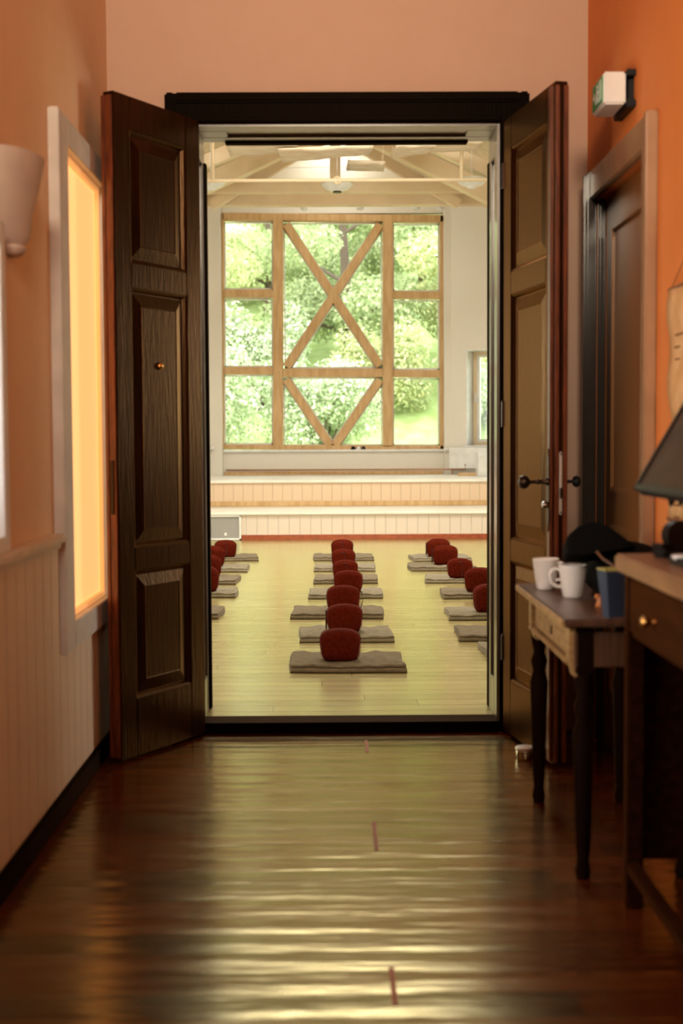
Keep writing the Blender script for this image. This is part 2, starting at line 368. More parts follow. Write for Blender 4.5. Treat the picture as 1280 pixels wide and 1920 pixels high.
# amber window
wn = struct(empty('window_1', (XL, (W1[0] + W1[1]) / 2, W1[2])))
def rel(o): return Matrix.Translation(-o.location)
def wobj(a, name, m, par, smooth=False):
    """mesh given in world coordinates, stored relative to its parent (unrotated)"""
    a.bm.transform(Matrix.Translation(-par.matrix_basis.translation))
    return a.obj(name, m, par, smooth)
def frame_rect(a, x0, x1, y0, y1, z0, z1, wl, wr, wb, wt, bev=.003):
    a.box(x0, x1, y0 - wl, y0, z0 - wb, z1 + wt, bev); a.box(x0, x1, y1, y1 + wr, z0 - wb, z1 + wt, bev)
    a.box(x0, x1, y0, y1, z0 - wb, z0, bev); a.box(x0, x1, y0, y1, z1, z1 + wt, bev)
bpy.context.view_layer.update()
a = MB(); frame_rect(a, XL + .0, XL + .035, W1[0], W1[1], W1[2], W1[3], .15, .10, .09, .09); wobj(a, 'window_trim', 'trimw', wn)
a = MB(); frame_rect(a, XL - .012, XL + .006, W1[0] + .02, W1[1] - .02, W1[2] + .02, W1[3] - .02, .02, .02, .02, .02)
wobj(a, 'window_frame', emit('amber_glow_frame', (0.95, 0.45, 0.14), 0.55), wn)  # frame glows by itself, in place of light from the blind
a = MB(); a.box(XL - .02, XL - .010, W1[0], W1[1], W1[2], W1[3]); wobj(a, 'blind', 'amber', wn)
# near left window (its far edge just enters the frame)
wn2 = struct(empty('window_2', (XL, (W2[0] + W2[1]) / 2, W2[2]))); bpy.context.view_layer.update()
a = MB(); frame_rect(a, XL, XL + .03, W2[0], W2[1], W2[2], W2[3], .06, .055, .045, .06); wobj(a, 'window_trim', 'white', wn2)
a = MB(); frame_rect(a, XL - .16, XL - .11, W2[0] + .05, W2[1] - .05, W2[2] + .05, W2[3] - .05, .05, .05, .05, .05)
a.box(XL - .16, XL - .11, 2.75, 2.80, W2[2], W2[3]); wobj(a, 'window_frame', 'white', wn2)
a = MB(); a.box(XL - .14, XL - .135, W2[0], W2[1], W2[2], W2[3]); wobj(a, 'pane', 'glass', wn2)

# right wall with recessed door
D3 = (4.38, 5.24, 2.13)
a = MB(); x0, x1 = XR, XR + .3
a.box(x0, x1, YB, D3[0], 0, CH); a.box(x0, x1, D3[0], D3[1], D3[2], CH); a.box(x0, x1, D3[1], YD, 0, CH)
a.box(XR + .28, XR + .3, D3[0], D3[1], 0, D3[2])
struct(a.obj('wall_right', 'wall_r'))
a = MB(); a.box(XR - .02, XR, YB, 4.24, 0, .10, .003); struct(a.obj('baseboard_right', 'deskbody'))
dr = struct(empty('door_3', (XR + .1, (D3[0] + D3[1]) / 2, 0))); bpy.context.view_layer.update()
a = MB()
a.box(XR - .03, XR, D3[0] - .10, D3[0], 0, D3[2] + .11, .006)
a.box(XR - .04, XR, D3[0] - .106, D3[0] - .07, 0, D3[2] + .11, .006)
a.box(XR - .03, XR, D3[0], D3[1], D3[2], D3[2] + .11, .006)
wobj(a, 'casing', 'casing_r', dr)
a = MB()
a.box(XR - .045, XR, D3[1], D3[1] + .07, 0, D3[2] + .11, .01); a.box(XR - .02, XR, D3[1] + .07, D3[1] + .15, 0, D3[2] + .11, .006)
a.box(XR, XR + .03, D3[1] - .03, D3[1], 0, D3[2], .008); a.box(XR - .05, XR - .03, D3[1] + .02, D3[1] + .05, 0, D3[2] + .1, .006)
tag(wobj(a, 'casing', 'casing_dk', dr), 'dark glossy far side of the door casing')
a = MB(); xd = XR + .03
a.box(xd, xd + .035, D3[0] + .01, D3[1] - .04, 0, D3[2] - .005)
for z0, z1 in ((.25, .85), (1.02, 1.98)):
    frame_rect(a, xd - .012, xd, D3[0] + .16, D3[1] - .19, z0, z1, .025, .025, .025, .025, .005)
wobj(a, 'door_leaf', 'rightdoor', dr)

# wall with the double door (corridor side paint) and hall side wall share one shell
a = MB()
for (X0, X1, z0, z1) in ((XL - .3, OX0 - .02, 0, CH), (OX1 + .02, XR + .3, 0, CH), (OX0 - .02, OX1 + .02, OZ + .02, CH)):
    a.box(X0, X1, YD, YD + .05, z0, z1)
struct(a.obj('wall_far', 'wall_d'))
# door casing: stepped profile
a = MB()
def casing(y0, y1, e0, e1, bev=.006):
    a.box(OX0 - e1, OX0 - e0, y0, y1, 0, OZ + e1, bev); a.box(OX1 + e0, OX1 + e1, y0, y1, 0, OZ + e1, bev)
    a.box(OX0 - e0, OX1 + e0, y0, y1, OZ + e0, OZ + e1, bev)
casing(YD - .028, YD, 0, .115); casing(YD - .045, YD - .028, .075, .115, .008); casing(YD - .036, YD - .028, 0.0, .02, .004)
struct(a.obj('trim_3', 'darker'))
# jamb lining with recessed panels
YI = 5.745
a = MB(); tk = .022
a.box(OX0 - tk, OX0, YD, YI, 0, OZ); a.box(OX1, OX1 + tk, YD, YI, 0, OZ); a.box(OX0 - tk, OX1 + tk, YD, YI, OZ, OZ + tk)
def rails(y0, y1, z0, z1, h=.010):
    a.box(OX0, OX0 + h, y0, y1, z0, z1, .003); a.box(OX1 - h, OX1, y0, y1, z0, z1, .003)
rails(YD, YD + .09, 0, OZ); rails(YI - .09, YI, 0, OZ); rails(YD + .09, YI - .09, 0.04, .20); rails(YD + .09, YI - .09, OZ - .12, OZ)
for y0, y1 in ((YD, YD + .09), (YI - .09, YI)): a.box(OX0 + .01, OX1 - .01, y0, y1, OZ - .01, OZ, .003)
for q0, q1 in ((OX0 + .01, OX0 + .12), (OX1 - .12, OX1 - .01)): a.box(q0, q1, YD + .09, YI - .09, OZ - .01, OZ, .003)
M['jamb'] = mat('brown_gloss_jamb', (0.10, 0.06, 0.035), 0.28, c2=(0.07, 0.04, 0.022), nscale=6, stretch=(8, 8, 1), spec=0.7, coat=0.4)
struct(a.obj('trim_4', 'jamb'))
a = MB(); a.box(OX0, OX0 + .020, YI - .02, YI + .03, HZ, OZ - .1, .003); a.box(OX1 - .013, OX1, YI - .02, YI + .03, HZ, OZ - .1, .003)  # dark strips stand in for the shadow line along the jamb
a.box(OX0 + .10, OX1 - .10, YI - .02, YI + .03, OZ - .018, OZ - .004, .003)
struct(a.obj('trim_5', 'darker'))
a = MB(); a.box(OX0, OX1, YD - .05, YD + .10, 0, HZ + .006, .006); struct(a.obj('trim_6', 'darker'))

# ------------------------------------------------------------------ door leaves
def make_leaf(name, L, mirror, label):
    """leaf in local coords: hinge at origin, runs along +X to the free edge, face toward -Y*mirror is seen; origin at floor"""
    e = struct(empty(name)); T = .048; z0, z1 = .012, OZ - .006
    s = mirror                       # panels on both faces
    st = .095
    zones = [(.23, .715), (.80, 1.77), (1.86, 2.345)]
    a = MB()
    a.box(0, st, 0, T, z0, z1, .003); a.box(L - st, L, 0, T, z0, z1, .003)
    zz = [z0] + [v for z in zones for v in z] + [z1]
    for i in range(0, len(zz), 2): a.box(st, L - st, 0, T, zz[i], zz[i + 1], .003)
    a.obj('door_frame', 'dark', e)
    for za, zb in zones:
        p = MB(); fld = .045
        def ringpanel(side):
            yo = 0 if side < 0 else T; d = 1 if side < 0 else -1
            b = bmesh.new()
            def rect(i, dep): return [b.verts.new((x, yo + d * dep, z)) for x, z in ((st + i, za + i), (L - st - i, za + i), (L - st - i, zb - i), (st + i, zb - i))]
            rs = [rect(0, .001), rect(.008, .006), rect(.016, .016), rect(.020, .016), rect(.020 + fld, .006), rect(.024 + fld, .008)]
            for r0, r1 in zip(rs, rs[1:]):
                for k in range(4): b.faces.new((r0[k], r0[(k + 1) % 4], r1[(k + 1) % 4], r1[k]))
            b.faces.new(rs[-1]); bmesh.ops.recalc_face_normals(b, faces=b.faces[:]); b.normal_update(); b.faces.ensure_lookup_table()
            if b.faces[-1].normal.y * side < 0: bmesh.ops.reverse_faces(b, faces=b.faces[:])
            p._add(b)
        ringpanel(-1); ringpanel(1)
        po = p.obj('panel', 'dark', e, True); [setattr(f, 'use_smooth', False) for f in po.data.polygons]
    return e
# left leaf: visible face looks toward +X / camera
HL = Vector((OX0 - .015, YD - .05, 0)); FL = Vector((-.826, 4.93, 0))
HRt = Vector((OX1 + .01, YD - .05, 0)); FR = Vector((.800, 4.80, 0))
ll = make_leaf('door_1', (FL - HL).length, 1, ''); d = FL - HL
ll.location = HL; ll.rotation_euler = (0, 0, math.atan2(d.y, d.x))
rl = make_leaf('door_2', (FR - HRt).length, -1, ''); d = FR - HRt
rl.location = HRt; rl.rotation_euler = (0, 0, math.atan2(d.y, d.x))
LL = (FL - HL).length; LR = (FR - HRt).length
# leaf local: +X to free edge; left leaf +Y side (rot ~ -118deg => +Y local = world (+,-)... face seen from camera
# left leaf extras: free edge rebate strip, peephole ring, lock plate
a = MB(); a.box(LL, LL + .006, 0.004, .044, .02, OZ - .02, .002); a.box(LL, LL + .010, -.004, .016, .02, OZ - .02, .004)
tag(a.obj('edge_strip', 'edge', ll), 'red-brown rebated edge, amber light put into its colour')
a = MB(); a.box(LL + .006, LL + .011, .017, .035, .93, 1.13, .002); a.obj('lock_plate', 'bronze', ll)
a = MB(); a.lathe([(0, .012), (.006, .012), (.007, .009), (.0125, .008), (.014, .003), (.014, 0)], (LL * .5, .048 - .006, 1.487), 24, Matrix.Rotation(R(-90), 4, 'X')); a.obj('peephole', 'brass', ll, True)
# right leaf: astragal mouldings on free edge, face plate, escutcheon, knobs
a = MB()
a.box(LR, LR + .010, .0, .016, .02, OZ - .02, .004); a.box(LR - .035, LR - .008, -.012, 0, .02, OZ - .02, .005); a.box(LR - .055, LR - .038, -.007, 0, .02, OZ - .02, .004)
a.box(LR, LR + .006, .030, .050, .02, OZ - .02, .003)
a.obj('edge_moulding', 'edge', rl)
a = MB(); a.box(LR, LR + .014, .0165, .0285, .925, 1.155, .004); fp = a.obj('lock_plate', 'steel', rl)
a = MB()
for z in (.935, 1.145): a.cyl((LR + .0135, .0225, z), (LR + .0148, .0225, z), .0035, seg=12)
a.box(LR + .012, LR + .018, .0185, .0265, .985, 1.025, .002)
tag(a.obj('screw', 'bronze', fp), 'dark screws and bolt')
a = MB(); xe = LR - .05
a.prism([(-.010, .90), (-.004, .885), (0, .865), (.004, .885), (.010, .90), (.013, .935), (.009, .955), (.014, .985), (.014, 1.06), (.009, 1.085), (.013, 1.11), (.010, 1.135), (.004, 1.15), (0, 1.165), (-.004, 1.15), (-.010, 1.135), (-.013, 1.11), (-.009, 1.085), (-.014, 1.06), (-.014, .985), (-.009, .955), (-.013, .935)], 'y', -.004, 0)
a.bm.transform(Matrix.Translation((LR - .022, -.012, 0))); es = a.obj('escutcheon', 'bronze', rl)
a = MB(); a.lathe([(0, 0), (.011, 0), (.013, .006), (.013, .014), (.009, .02), (0, .02)], (LR - .022, -.016, .962), 20, Matrix.Rotation(R(90), 4, 'X')); tag(a.obj('lock_cylinder', 'chrome', es), 'bright metal lock cylinder')
a = MB(); a.lathe([(.013, 0), (.014, .004), (.008, .010), (.007, .030), (.010, .036), (.007, .042), (.006, .065), (.012, .070), (.021, .078), (.025, .090), (.022, .102), (.012, .109), (0, .110)], (LR - .022, -.016, 1.045), 28, Matrix.Rotation(R(90), 4, 'X'))
a.obj('door_knob', 'bronze', rl, True)
a = MB(); a.lathe([(.014, 0), (.014, .006), (.006, .012), (.006, .03), (.018, .036), (.022, .046), (.016, .056), (0, .058)], (LR - .022, .048, 1.045), 28, Matrix.Rotation(R(-90), 4, 'X'))
a.obj('door_knob', 'blackp', rl, True)
# hinges on both leaves
for lf in (ll, rl):
    for z in (.3, 1.25, 2.2):
        a = MB(); a.cyl((0, .0, z), (0, .0, z + .1), .009, seg=14); a.lathe([(0, .012), (.006, .006), (.009, 0)], (0, 0, z + .1), 14); a.obj('hinge', 'bronze', lf)

# ================================================================== HALL
bx = 5.2
a = MB(); a.box(-bx, bx, YD + .0, 19.7, -.1, HZ); a.bm.transform(Matrix.Translation((0, 0, 0)))
a2 = MB(); a2.prism([(-bx, YI), (OX0 - .02, YI), (OX0 - .02, YD + .04), (OX1 + .02, YD + .04), (OX1 + .02, YI), (bx, YI), (bx, 19.7), (-bx, 19.7)], 'z', 0.0, HZ)
a.bm.free(); struct(a2.obj('floor_hall', 'floor_h'))
# hall walls
a = MB()
for (X0, X1, z0, z1) in ((-bx, OX0 - .022, 0, 6), (OX1 + .022, bx, 0, 6), (OX0 - .022, OX1 + .022, OZ + .022, 6)):
    a.box(X0, X1, YD + .05, YI, z0, z1)
struct(a.obj('wall_hall_near', 'hallw'))
for nm, s in (('wall_hall_left', -1), ('wall_hall_right', 1)):
    a = MB(); q0, q1 = sorted((s * 5.0, s * 5.15))
    a.box(q0, q1, YI, 8.3, 0, 6); a.box(q0, q1, 12.1, 18.2, 0, 6)
    a.box(q0, q1, 8.3, 12.1, 0, 1.1); a.box(q0, q1, 8.3, 12.1, 2.7, 6)  # side opening added for the hall fill, out of view
    for k in range(1, 3): a.box(q0, q1, 8.3 + k * 1.27 - .05, 8.3 + k * 1.27 + .05, 1.1, 2.7)
    struct(a.obj(nm, 'hallw'))
YW = 19.5
pw = lambda px, py, Y=YW: UY(px, py, Y)
# far wall: window opening corners taken on the wall plane
wx0, wx1 = pw(416, 620).x, pw(831, 620).x
wz0, wz1 = pw(624, 843).z, pw(624, 400).z
rec = .14
M['wallfar'] = M['hallw']
a = MB(); a.box(wx0 - .0, wx1 + .0, YW, YW + .2, HZ, wz0); a.box(wx0, wx1, YW, YW + .2, wz1, 6)
a.box(wx0 - .25, wx0, YW - rec, YW + .2, HZ, 6); a.box(wx1, wx1 + .12, YW - rec, YW + .2, HZ, 6)
# angled walls
wa = R(24)
def angled(sx, xstart, length=4.2):
    dx, dy = math.cos(wa) * sx, -math.sin(wa)
    nx, ny = math.sin(wa) * sx, math.cos(wa)
    def pt(s_, t_): return (xstart + dx * s_ + nx * t_, YW - rec + dy * s_ + ny * t_)
    return pt
ptR = angled(1, wx1 + .10); ptL = angled(-1, wx0 - .24)
def slab(a, pt, s0, s1, t0, t1, z0, z1, bev=0):
    a.prism([pt(s0, t0), pt(s1, t0), pt(s1, t1), pt(s0, t1)], 'z', z0, z1, bev)
def hit(pt, px, t=0):
    lo, hi = 0, 4
    for _ in range(40):
        m_ = (lo + hi) / 2; p = pt(m_, t); r = ray(px, 700); X = r.x / r.y * p[1]
        if (p[0] < X) == (pt(1, 0)[0] > pt(0, 0)[0]): lo = m_
        else: hi = m_
    return lo
sA = hit(ptR, 874); pA = ptR(sA, 0)
zt = UY(878, 655, pA[1]).z; zb = UY(878, 835, pA[1]).z; sB = sA + 1.15
slab(a, ptR, -.02, sA, 0, .36, HZ, 6); slab(a, ptR, sB, 3.8, 0, .36, HZ, 6); slab(a, ptR, sA, sB, 0, .36, HZ, zb); slab(a, ptR, sA, sB, 0, .36, zt, 6)
slab(a, ptL, -.02, 3.75, 0, .2, HZ, 6)
struct(a.obj('wall_hall_far', 'hallw'))
# right small window
w3 = struct(empty('window_3', (pA[0], pA[1], zb))); bpy.context.view_layer.update()
a = MB(); slab(a, ptR, sA - .005, sA + .012, -.004, .36, zb, zt); slab(a, ptR, sA, sB, -.004, .36, zt - .02, zt); slab(a, ptR, sA - .02, sB, -.03, .36, zb - .02, zb)
wobj(a, 'reveal_lining', 'white', w3)
a = MB(); f0 = .055
slab(a, ptR, sA + .02, sA + .02 + f0, .26, .33, zb, zt - .02); slab(a, ptR, sB - f0, sB, .26, .33, zb, zt - .02)
slab(a, ptR, sA + .02 + f0, sB - f0, .26, .33, zb, zb + f0); slab(a, ptR, sA + .02 + f0, sB - f0, .26, .33, zt - .02 - f0, zt - .02); wobj(a, 'window_frame', 'cream', w3)
a = MB(); slab(a, ptR, sA + .02 + f0, sA + .06 + f0, .27, .32, zb + f0, zt - f0 - .02); slab(a, ptR, sA + .06 + f0, sB - f0, .27, .32, zb + f0, zb + f0 + .035); slab(a, ptR, sA + .06 + f0, sB - f0, .27, .32, zt - f0 - .05, zt - f0 - .02)
tag(wobj(a, 'sash', 'white', w3), 'white sash')
a = MB(); slab(a, ptR, sA + .1, sB - f0, .30, .305, zb + f0, zt - f0); wobj(a, 'pane', 'glass', w3)
a = MB(); slab(a, ptR, sA + .055, sA + .075, .22, .26, zb + .62, zb + .76, .004); wobj(a, 'window_handle', 'white', w3)

# big timber framed window
w4 = struct(empty('window_4', ((wx0 + wx1) / 2, YW, wz0))); bpy.context.view_layer.update()
YF0, YF1 = YW - .02, YW + .16
def beam(p, q, wpx, y0=YF0, y1=YF1, mtl='pine', name='beam', bev=.006, cut=None):
    """timber from image-plane point p to q on the window plane, wpx pixels wide"""
    A = pw(*p); B = pw(*q); A.y = B.y = 0; dd = (B - A); n = Vector((-dd.z, 0, dd.x)).normalized() * (wpx / FPX * YW / 2)
    a = MB(); a.prism([((A + n).x, (A + n).z), ((B + n).x, (B + n).z), ((B - n).x, (B - n).z), ((A - n).x, (A - n).z)], 'y', y0, y1, bev)
    return wobj(a, name, mtl, w4)
beam((416, 406), (831, 410), 13, name='top_beam')
beam((418, 838), (831, 840), 9, name='bottom_beam')
beam((417, 400), (417, 843), 5, name='side_post'); beam((828, 404), (828, 843), 7, name='side_post')
beam((521, 412), (521, 836), 19, name='post'); beam((727, 414), (727, 838), 19, name='post')
beam((420, 550), (512, 550), 14, name='rail'); beam((736, 553), (825, 553), 13, name='rail')
beam((420, 695), (512, 695), 14, name='rail'); beam((530, 699), (718, 699), 16, name='rail'); beam((736, 700), (825, 701), 13, name='rail')
beam((536, 420), (712, 686), 15, YF0 + .01, name='diagonal_brace'); beam((713, 420), (537, 688), 15, YF0 + .012, name='diagonal_brace')
beam((536, 711), (619, 835), 15, YF0 + .01, name='diagonal_brace'); beam((712, 712), (628, 835), 15, YF0 + .012, name='diagonal_brace')
for k, (x0_, y0_, x1_, y1_) in enumerate(((419, 414, 511, 542), (531, 416, 717, 690), (737, 418, 824, 546), (419, 559, 511, 688), (737, 562, 824, 693), (419, 703, 511, 834), (531, 708, 717, 836), (737, 709, 824, 836))):
    A = pw(x0_, y0_); B = pw(x1_, y1_); a = MB(); e_ = .028
    a.box(A.x, B.x, YW + .12, YW + .155, B.z, B.z + e_); a.box(A.x, B.x, YW + .12, YW + .155, A.z - e_ * .6, A.z)
    a.box(A.x, A.x + e_ * .6, YW + .12, YW + .155, B.z, A.z); a.box(B.x - e_ * .6, B.x, YW + .12, YW + .155, B.z, A.z)
    f_ = wobj(a, 'glazing_frame', 'white', w4)
    a = MB(); a.box(A.x, B.x, YW + .135, YW + .139, B.z, A.z); wobj(a, 'pane', 'glass', w4)
def gbar(p, q, off):
    A = Vector(p); B = Vector(q); n = Vector((-(B - A).y, (B - A).x)).normalized() * off
    beam((A + n), (B + n), 3, YW + .11, YW + .15, 'white', 'glazing_bar', 0)
for s_ in (8, -8):
    gbar((536, 420), (712, 686), s_); gbar((713, 420), (537, 688), s_)
    gbar((536, 711), (619, 835), s_); gbar((712, 712), (628, 835), s_)
a = MB(); a.box(wx0, wx1 + .0, YW - .06, YW + .10, wz0 - .03, wz0 - .0, .005); wobj(a, 'window_sill', 'white', w4)
# little things on the sill
for k, (px, c) in enumerate(((662, 'black'), (672, 'ceram'), (681, 'bronze'))):
    p = UY(px, 842, YW - .03); a = MB()
    a.lathe([(0, 0), (.028, 0), (.034, .012), (.026, .03), (.014, .045), (0, .048)], (p.x, YW - .03, wz0), 16)
    tag(a.obj('stone', c, None, True), ['dark pebble on the big window sill, leftmost of three', 'pale pebble on the big window sill, middle of three', 'bronze-brown pebble on the big window sill, rightmost of three'][k], 'stone', 'pebbles on the window sill')

# ------------------------------------------------------------------ tiers
Y1, Y2, Z1, Z2 = 15.5, 16.9, .365, .695
t1 = tag(empty('stepped_platform', (0, Y1, HZ)), 'long lower step of the stage with pinkish-white boarded riser and white top', 'platform'); bpy.context.view_layer.update()
a = MB(); a.box(-4.98, 4.98, Y1, Y2 - .032, HZ, Z1 - .03); wobj(a, 'riser', 'riser1', t1)
a = MB(); a.box(-4.98, 4.98, Y1 - .03, Y2 - .032, Z1 - .03, Z1, .006); wobj(a, 'tread', 'tread', t1)
gx = UY(452, 990, Y1).x
a = MB(); a.box(gx, 4.98, Y1 - .022, Y1, HZ, HZ + .062, .004); tag(wobj(a, 'skirting', 'redbase', t1), 'red-brown skirting board')
t2 = tag(empty('stepped_platform', (0, Y2, Z1)), 'upper step of the stage below the big window, warm cream boarded riser', 'platform'); bpy.context.view_layer.update()
a = MB(); poly = [(-4.98, Y2), (4.98, Y2), ptR(3.45, -.01), ptR(0, -.01), (wx1 - .01, YW - rec - .01), (wx1 - .01, YW - .01), (wx0 + .01, YW - .01), (wx0 + .01, YW - rec - .01), ptL(0, -.01), ptL(3.4, -.01)]
a.prism(poly, 'z', HZ, Z2 - .03); wobj(a, 'riser', 'riser2', t2)
a = MB(); poly2 = [(-4.98, Y2 - .03), (4.98, Y2 - .03)] + poly[2:]; a.prism(poly2, 'z', Z2 - .03, Z2); wobj(a, 'tread', 'tread', t2)
a = MB(); a.box(-4.98, 4.98, Y2 - .03, Y2, Z1, Z1 + .062, .004); tag(wobj(a, 'wooden_strip', 'pine', t2), 'bare pine strip')
a = MB(); a.box(wx0 + .02, wx1 - .02, YW - .06, YW - .012, Z2, Z2 + .05, .004); a.box(wx1 + .12, wx1 + .9, 18.45, 18.62, Z2, Z2 + .04, .004)
tag(wobj(a, 'wooden_strip', 'pine', t2), 'bare pine strip')
a = MB(); a.tube([(wx0 + .05, YW - .09, Z2 + .075), (wx1 + .02, YW - .20, Z2 + .075), (wx1 + .28, YW - .36, Z2 + .075), (wx1 + .28, YW - .36, Z2 + .15)], .011)
tag(a.obj('heating_pipe', 'copper', None, True), 'thin copper heating pipe running along the foot of the big window', 'pipe')
# ventilation grille in lower riser
g = tag(empty('ventilation_grille', (gx - .25, Y1, HZ)), 'grey mesh ventilation grille in a white frame at the left of the lower step', 'grille'); bpy.context.view_layer.update()
gz0, gz1 = HZ + .005, Z1 - .035; gw = .62
a = MB(); a.box(gx - gw, gx - gw + .02, Y1 - .03, Y1, gz0, gz1, .003); a.box(gx - .022, gx, Y1 - .03, Y1, gz0, gz1, .003); a.box(gx - gw, gx, Y1 - .03, Y1, gz0, gz0 + .02, .003); a.box(gx - gw, gx, Y1 - .03, Y1, gz1 - .015, gz1, .003); wobj(a, 'frame', 'white', g)
a = MB()
for k in range(38): a.box(gx - gw + .02 + k * .0155, gx - gw + .03 + k * .0155, Y1 - .016, Y1 - .010, gz0, gz1)
for k in range(16): a.box(gx - gw + .02, gx - .022, Y1 - .012, Y1 - .006, gz0 + k * .018, gz0 + k * .018 + .009)
wobj(a, 'mesh', 'grey', g)
a = MB(); a.box(gx - .195, gx - .165, Y1 - .022, Y1 - .014, gz0 + .05, gz0 + .085, .003); wobj(a, 'tag', 'white', g)

# radiators and white cabinet
def radiator(pt, s0, s1, z0, z1, label):
    p = pt((s0 + s1) / 2, 0); e = tag(empty('radiator', (p[0], p[1], z0)), label, 'radiator'); bpy.context.view_layer.update()
    a = MB(); slab(a, pt, s0, s1, -.13, -.04, z0, z1, .006)
    wobj(a, 'body', 'white', e)
    a = MB(); n = int((s1 - s0) / .03)
    for k in range(n): slab(a, pt, s0 + .01 + k * .03, s0 + .026 + k * .03, -.12, -.05, z1, z1 + .006)
    wobj(a, 'top_grille', 'white', e)
    a = MB(); q = pt(s0, -.085)
    q2 = pt(s0 - .05, -.085); q3 = pt(s0 - .09, -.085)
    a.cyl((q[0], q[1], z1 - .03), (q2[0], q2[1], z1 - .03), .012); a.cyl((q2[0], q2[1], z1 - .03), (q3[0], q3[1], z1 - .03), .022); wobj(a, 'valve', 'white', e, True)
    for b_ in (pt(s0 + .03, -.07), pt(s1 - .03, -.07)):
        a = MB(); a.tube([(b_[0], b_[1], z0 + .01), (b_[0], b_[1], z0 - .03), (b_[0], b_[1], Z2)], .009); wobj(a, 'pipe', 'copper', e)
    return e
sR0 = hit(ptR, 847); pR = ptR(sR0, -.1)
radiator(ptR, sR0, sR0 + 1.0, UY(880, 878, pR[1]).z, UY(880, 839, pR[1]).z, 'white panel radiator under the small window at the right end of the stage')
sL0 = hit(ptL, 402); pL = ptL(sL0, -.1)
radiator(ptL, sL0, sL0 + .8, Z2 + .12, Z2 + .42, 'white panel radiator left of the big window, mostly hidden by the doorway')
pc = UZ(896, 893, Z2); a = MB(); zc = UY(896, 851, pc.y).z
cb_ = tag(empty('white_cabinet', (pc.x + .22, pc.y + .15, Z2)), 'low plain white cabinet on the upper step in front of the radiator', 'cabinet'); bpy.context.view_layer.update()
a.box(pc.x, pc.x + .45, pc.y, pc.y + .28, Z2, zc, .006); wobj(a, 'body', 'white', cb_)
a = MB(); a.box(pc.x - .006, pc.x + .456, pc.y - .006, pc.y + .286, zc, zc + .018, .004); wobj(a, 'top', 'white', cb_)

# ------------------------------------------------------------------ hall ceiling and truss
RX = .06
zr, ze, xe_ = 5.75, 4.42, 2.25
a = MB()
for s in (-1, 1):
    a.prism([(RX, zr), (RX + s * xe_, ze), (RX + s * xe_, ze + .08), (RX, zr + .08)], 'y', 13.2, 18.4)
    a.prism([(RX, zr), (RX + s * xe_, ze), (RX + s * xe_, ze + .08), (RX, zr + .08)], 'y', 19.25, 19.7)
    a.prism([(RX + s * xe_, ze), (s * 5.15, ze), (s * 5.15, ze + .08), (RX + s * xe_, ze + .08)], 'y', YI, 19.7)
    a.prism([(RX, zr), (RX + s * xe_, ze), (RX + s * xe_, ze + .08), (RX, zr + .08)], 'y', YI, 11.2)
    a.prism([(RX + s * 1.25, zr - .59 * 1.25), (RX + s * xe_, ze), (RX + s * xe_, ze + .08), (RX + s * 1.25, zr - .59 * 1.25 + .08)], 'y', 11.2, 13.2)  # roof opening added for the hall fill
    a.prism([(RX + s * .35, zr - .59 * .35), (RX + s * xe_, ze), (RX + s * xe_, ze + .08), (RX + s * .35, zr - .59 * .35 + .08)], 'y', 18.4, 19.25)  # roof opening added to let light down on the gable
struct(a.obj('ceiling_hall', mat('cream_boarded_ceiling', (0.80, 0.66, 0.46), 0.6)))
a = MB(); a.box(wx0 - .5, wx1 + .5, YW - .03, YW + .0, wz1 + .35, 6); struct(a.obj('wall_hall_gable', 'gable'))
def ctimber(A, B, wz, y0, y1, name, mtl='cream'):
    """timber in a plane of constant depth; A, B = (x, z) mid-points"""
    A = Vector(A); B = Vector(B); n = Vector((-(B - A).y, (B - A).x)).normalized() * wz / 2
    a = MB(); a.prism([tuple(A + n), tuple(B + n), tuple(B - n), tuple(A - n)], 'y', y0, y1, .008); return a.obj(name, mtl)
n_trim = 7
def trimname():
    global n_trim; n_trim += 1; return 'trim_%d' % (n_trim - 1)
def xz(px, py, Y): p = UY(px, py, Y); return (p.x, p.z)
struct(ctimber((-3.4, xz(640, 372, 18.3)[1] - .0), (3.4, xz(640, 372, 18.3)[1]), .20, 18.2, 18.4, trimname()))
struct(ctimber((-3.4, xz(640, 353, 17.9)[1]), (3.4, xz(640, 353, 17.9)[1]), .13, 17.8, 17.98, trimname()))
struct(ctimber(xz(628, 362, 17.75), xz(628, 240, 17.75), .14, 17.66, 17.8, trimname()))
for s, p in ((-1, ((395, 384), (628, 246))), (1, ((861, 382), (628, 246)))):
    struct(ctimber(xz(*p[0], 18.0), xz(*p[1], 18.0), .13, 17.98, 18.12, trimname()))
for p in (((330, 372), (640, 226)), ((930, 372), (640, 226))):
    struct(ctimber(xz(*p[0], 17.0), xz(*p[1], 17.0), .22, 16.9, 17.1, trimname()))
for p in (((300, 345), (640, 190)), ((965, 345), (640, 190))):
    struct(ctimber(xz(*p[0], 16.0), xz(*p[1], 16.0), .16, 15.9, 16.05, trimname()))
# small white spot fittings under the beam
for k, px in enumerate((570, 675, 780, 825)):
    p = UY(px, 391, 18.9); a = MB()
    a.lathe([(0, -.0), (.04, 0), (.055, .02), (.05, .045), (.02, .06), (.018, .35), (0, .35)], (p.x, 18.9, p.z - .02), 18)
    tag(a.obj('spot_light', 'white', None, True), ['leftmost small white spot fitting above the big window', 'small white spot fitting above the window, second from the left', 'small white spot fitting above the window, third from the left', 'rightmost small white spot fitting above the big window'][k], 'light fitting', 'spot fittings above the big window')

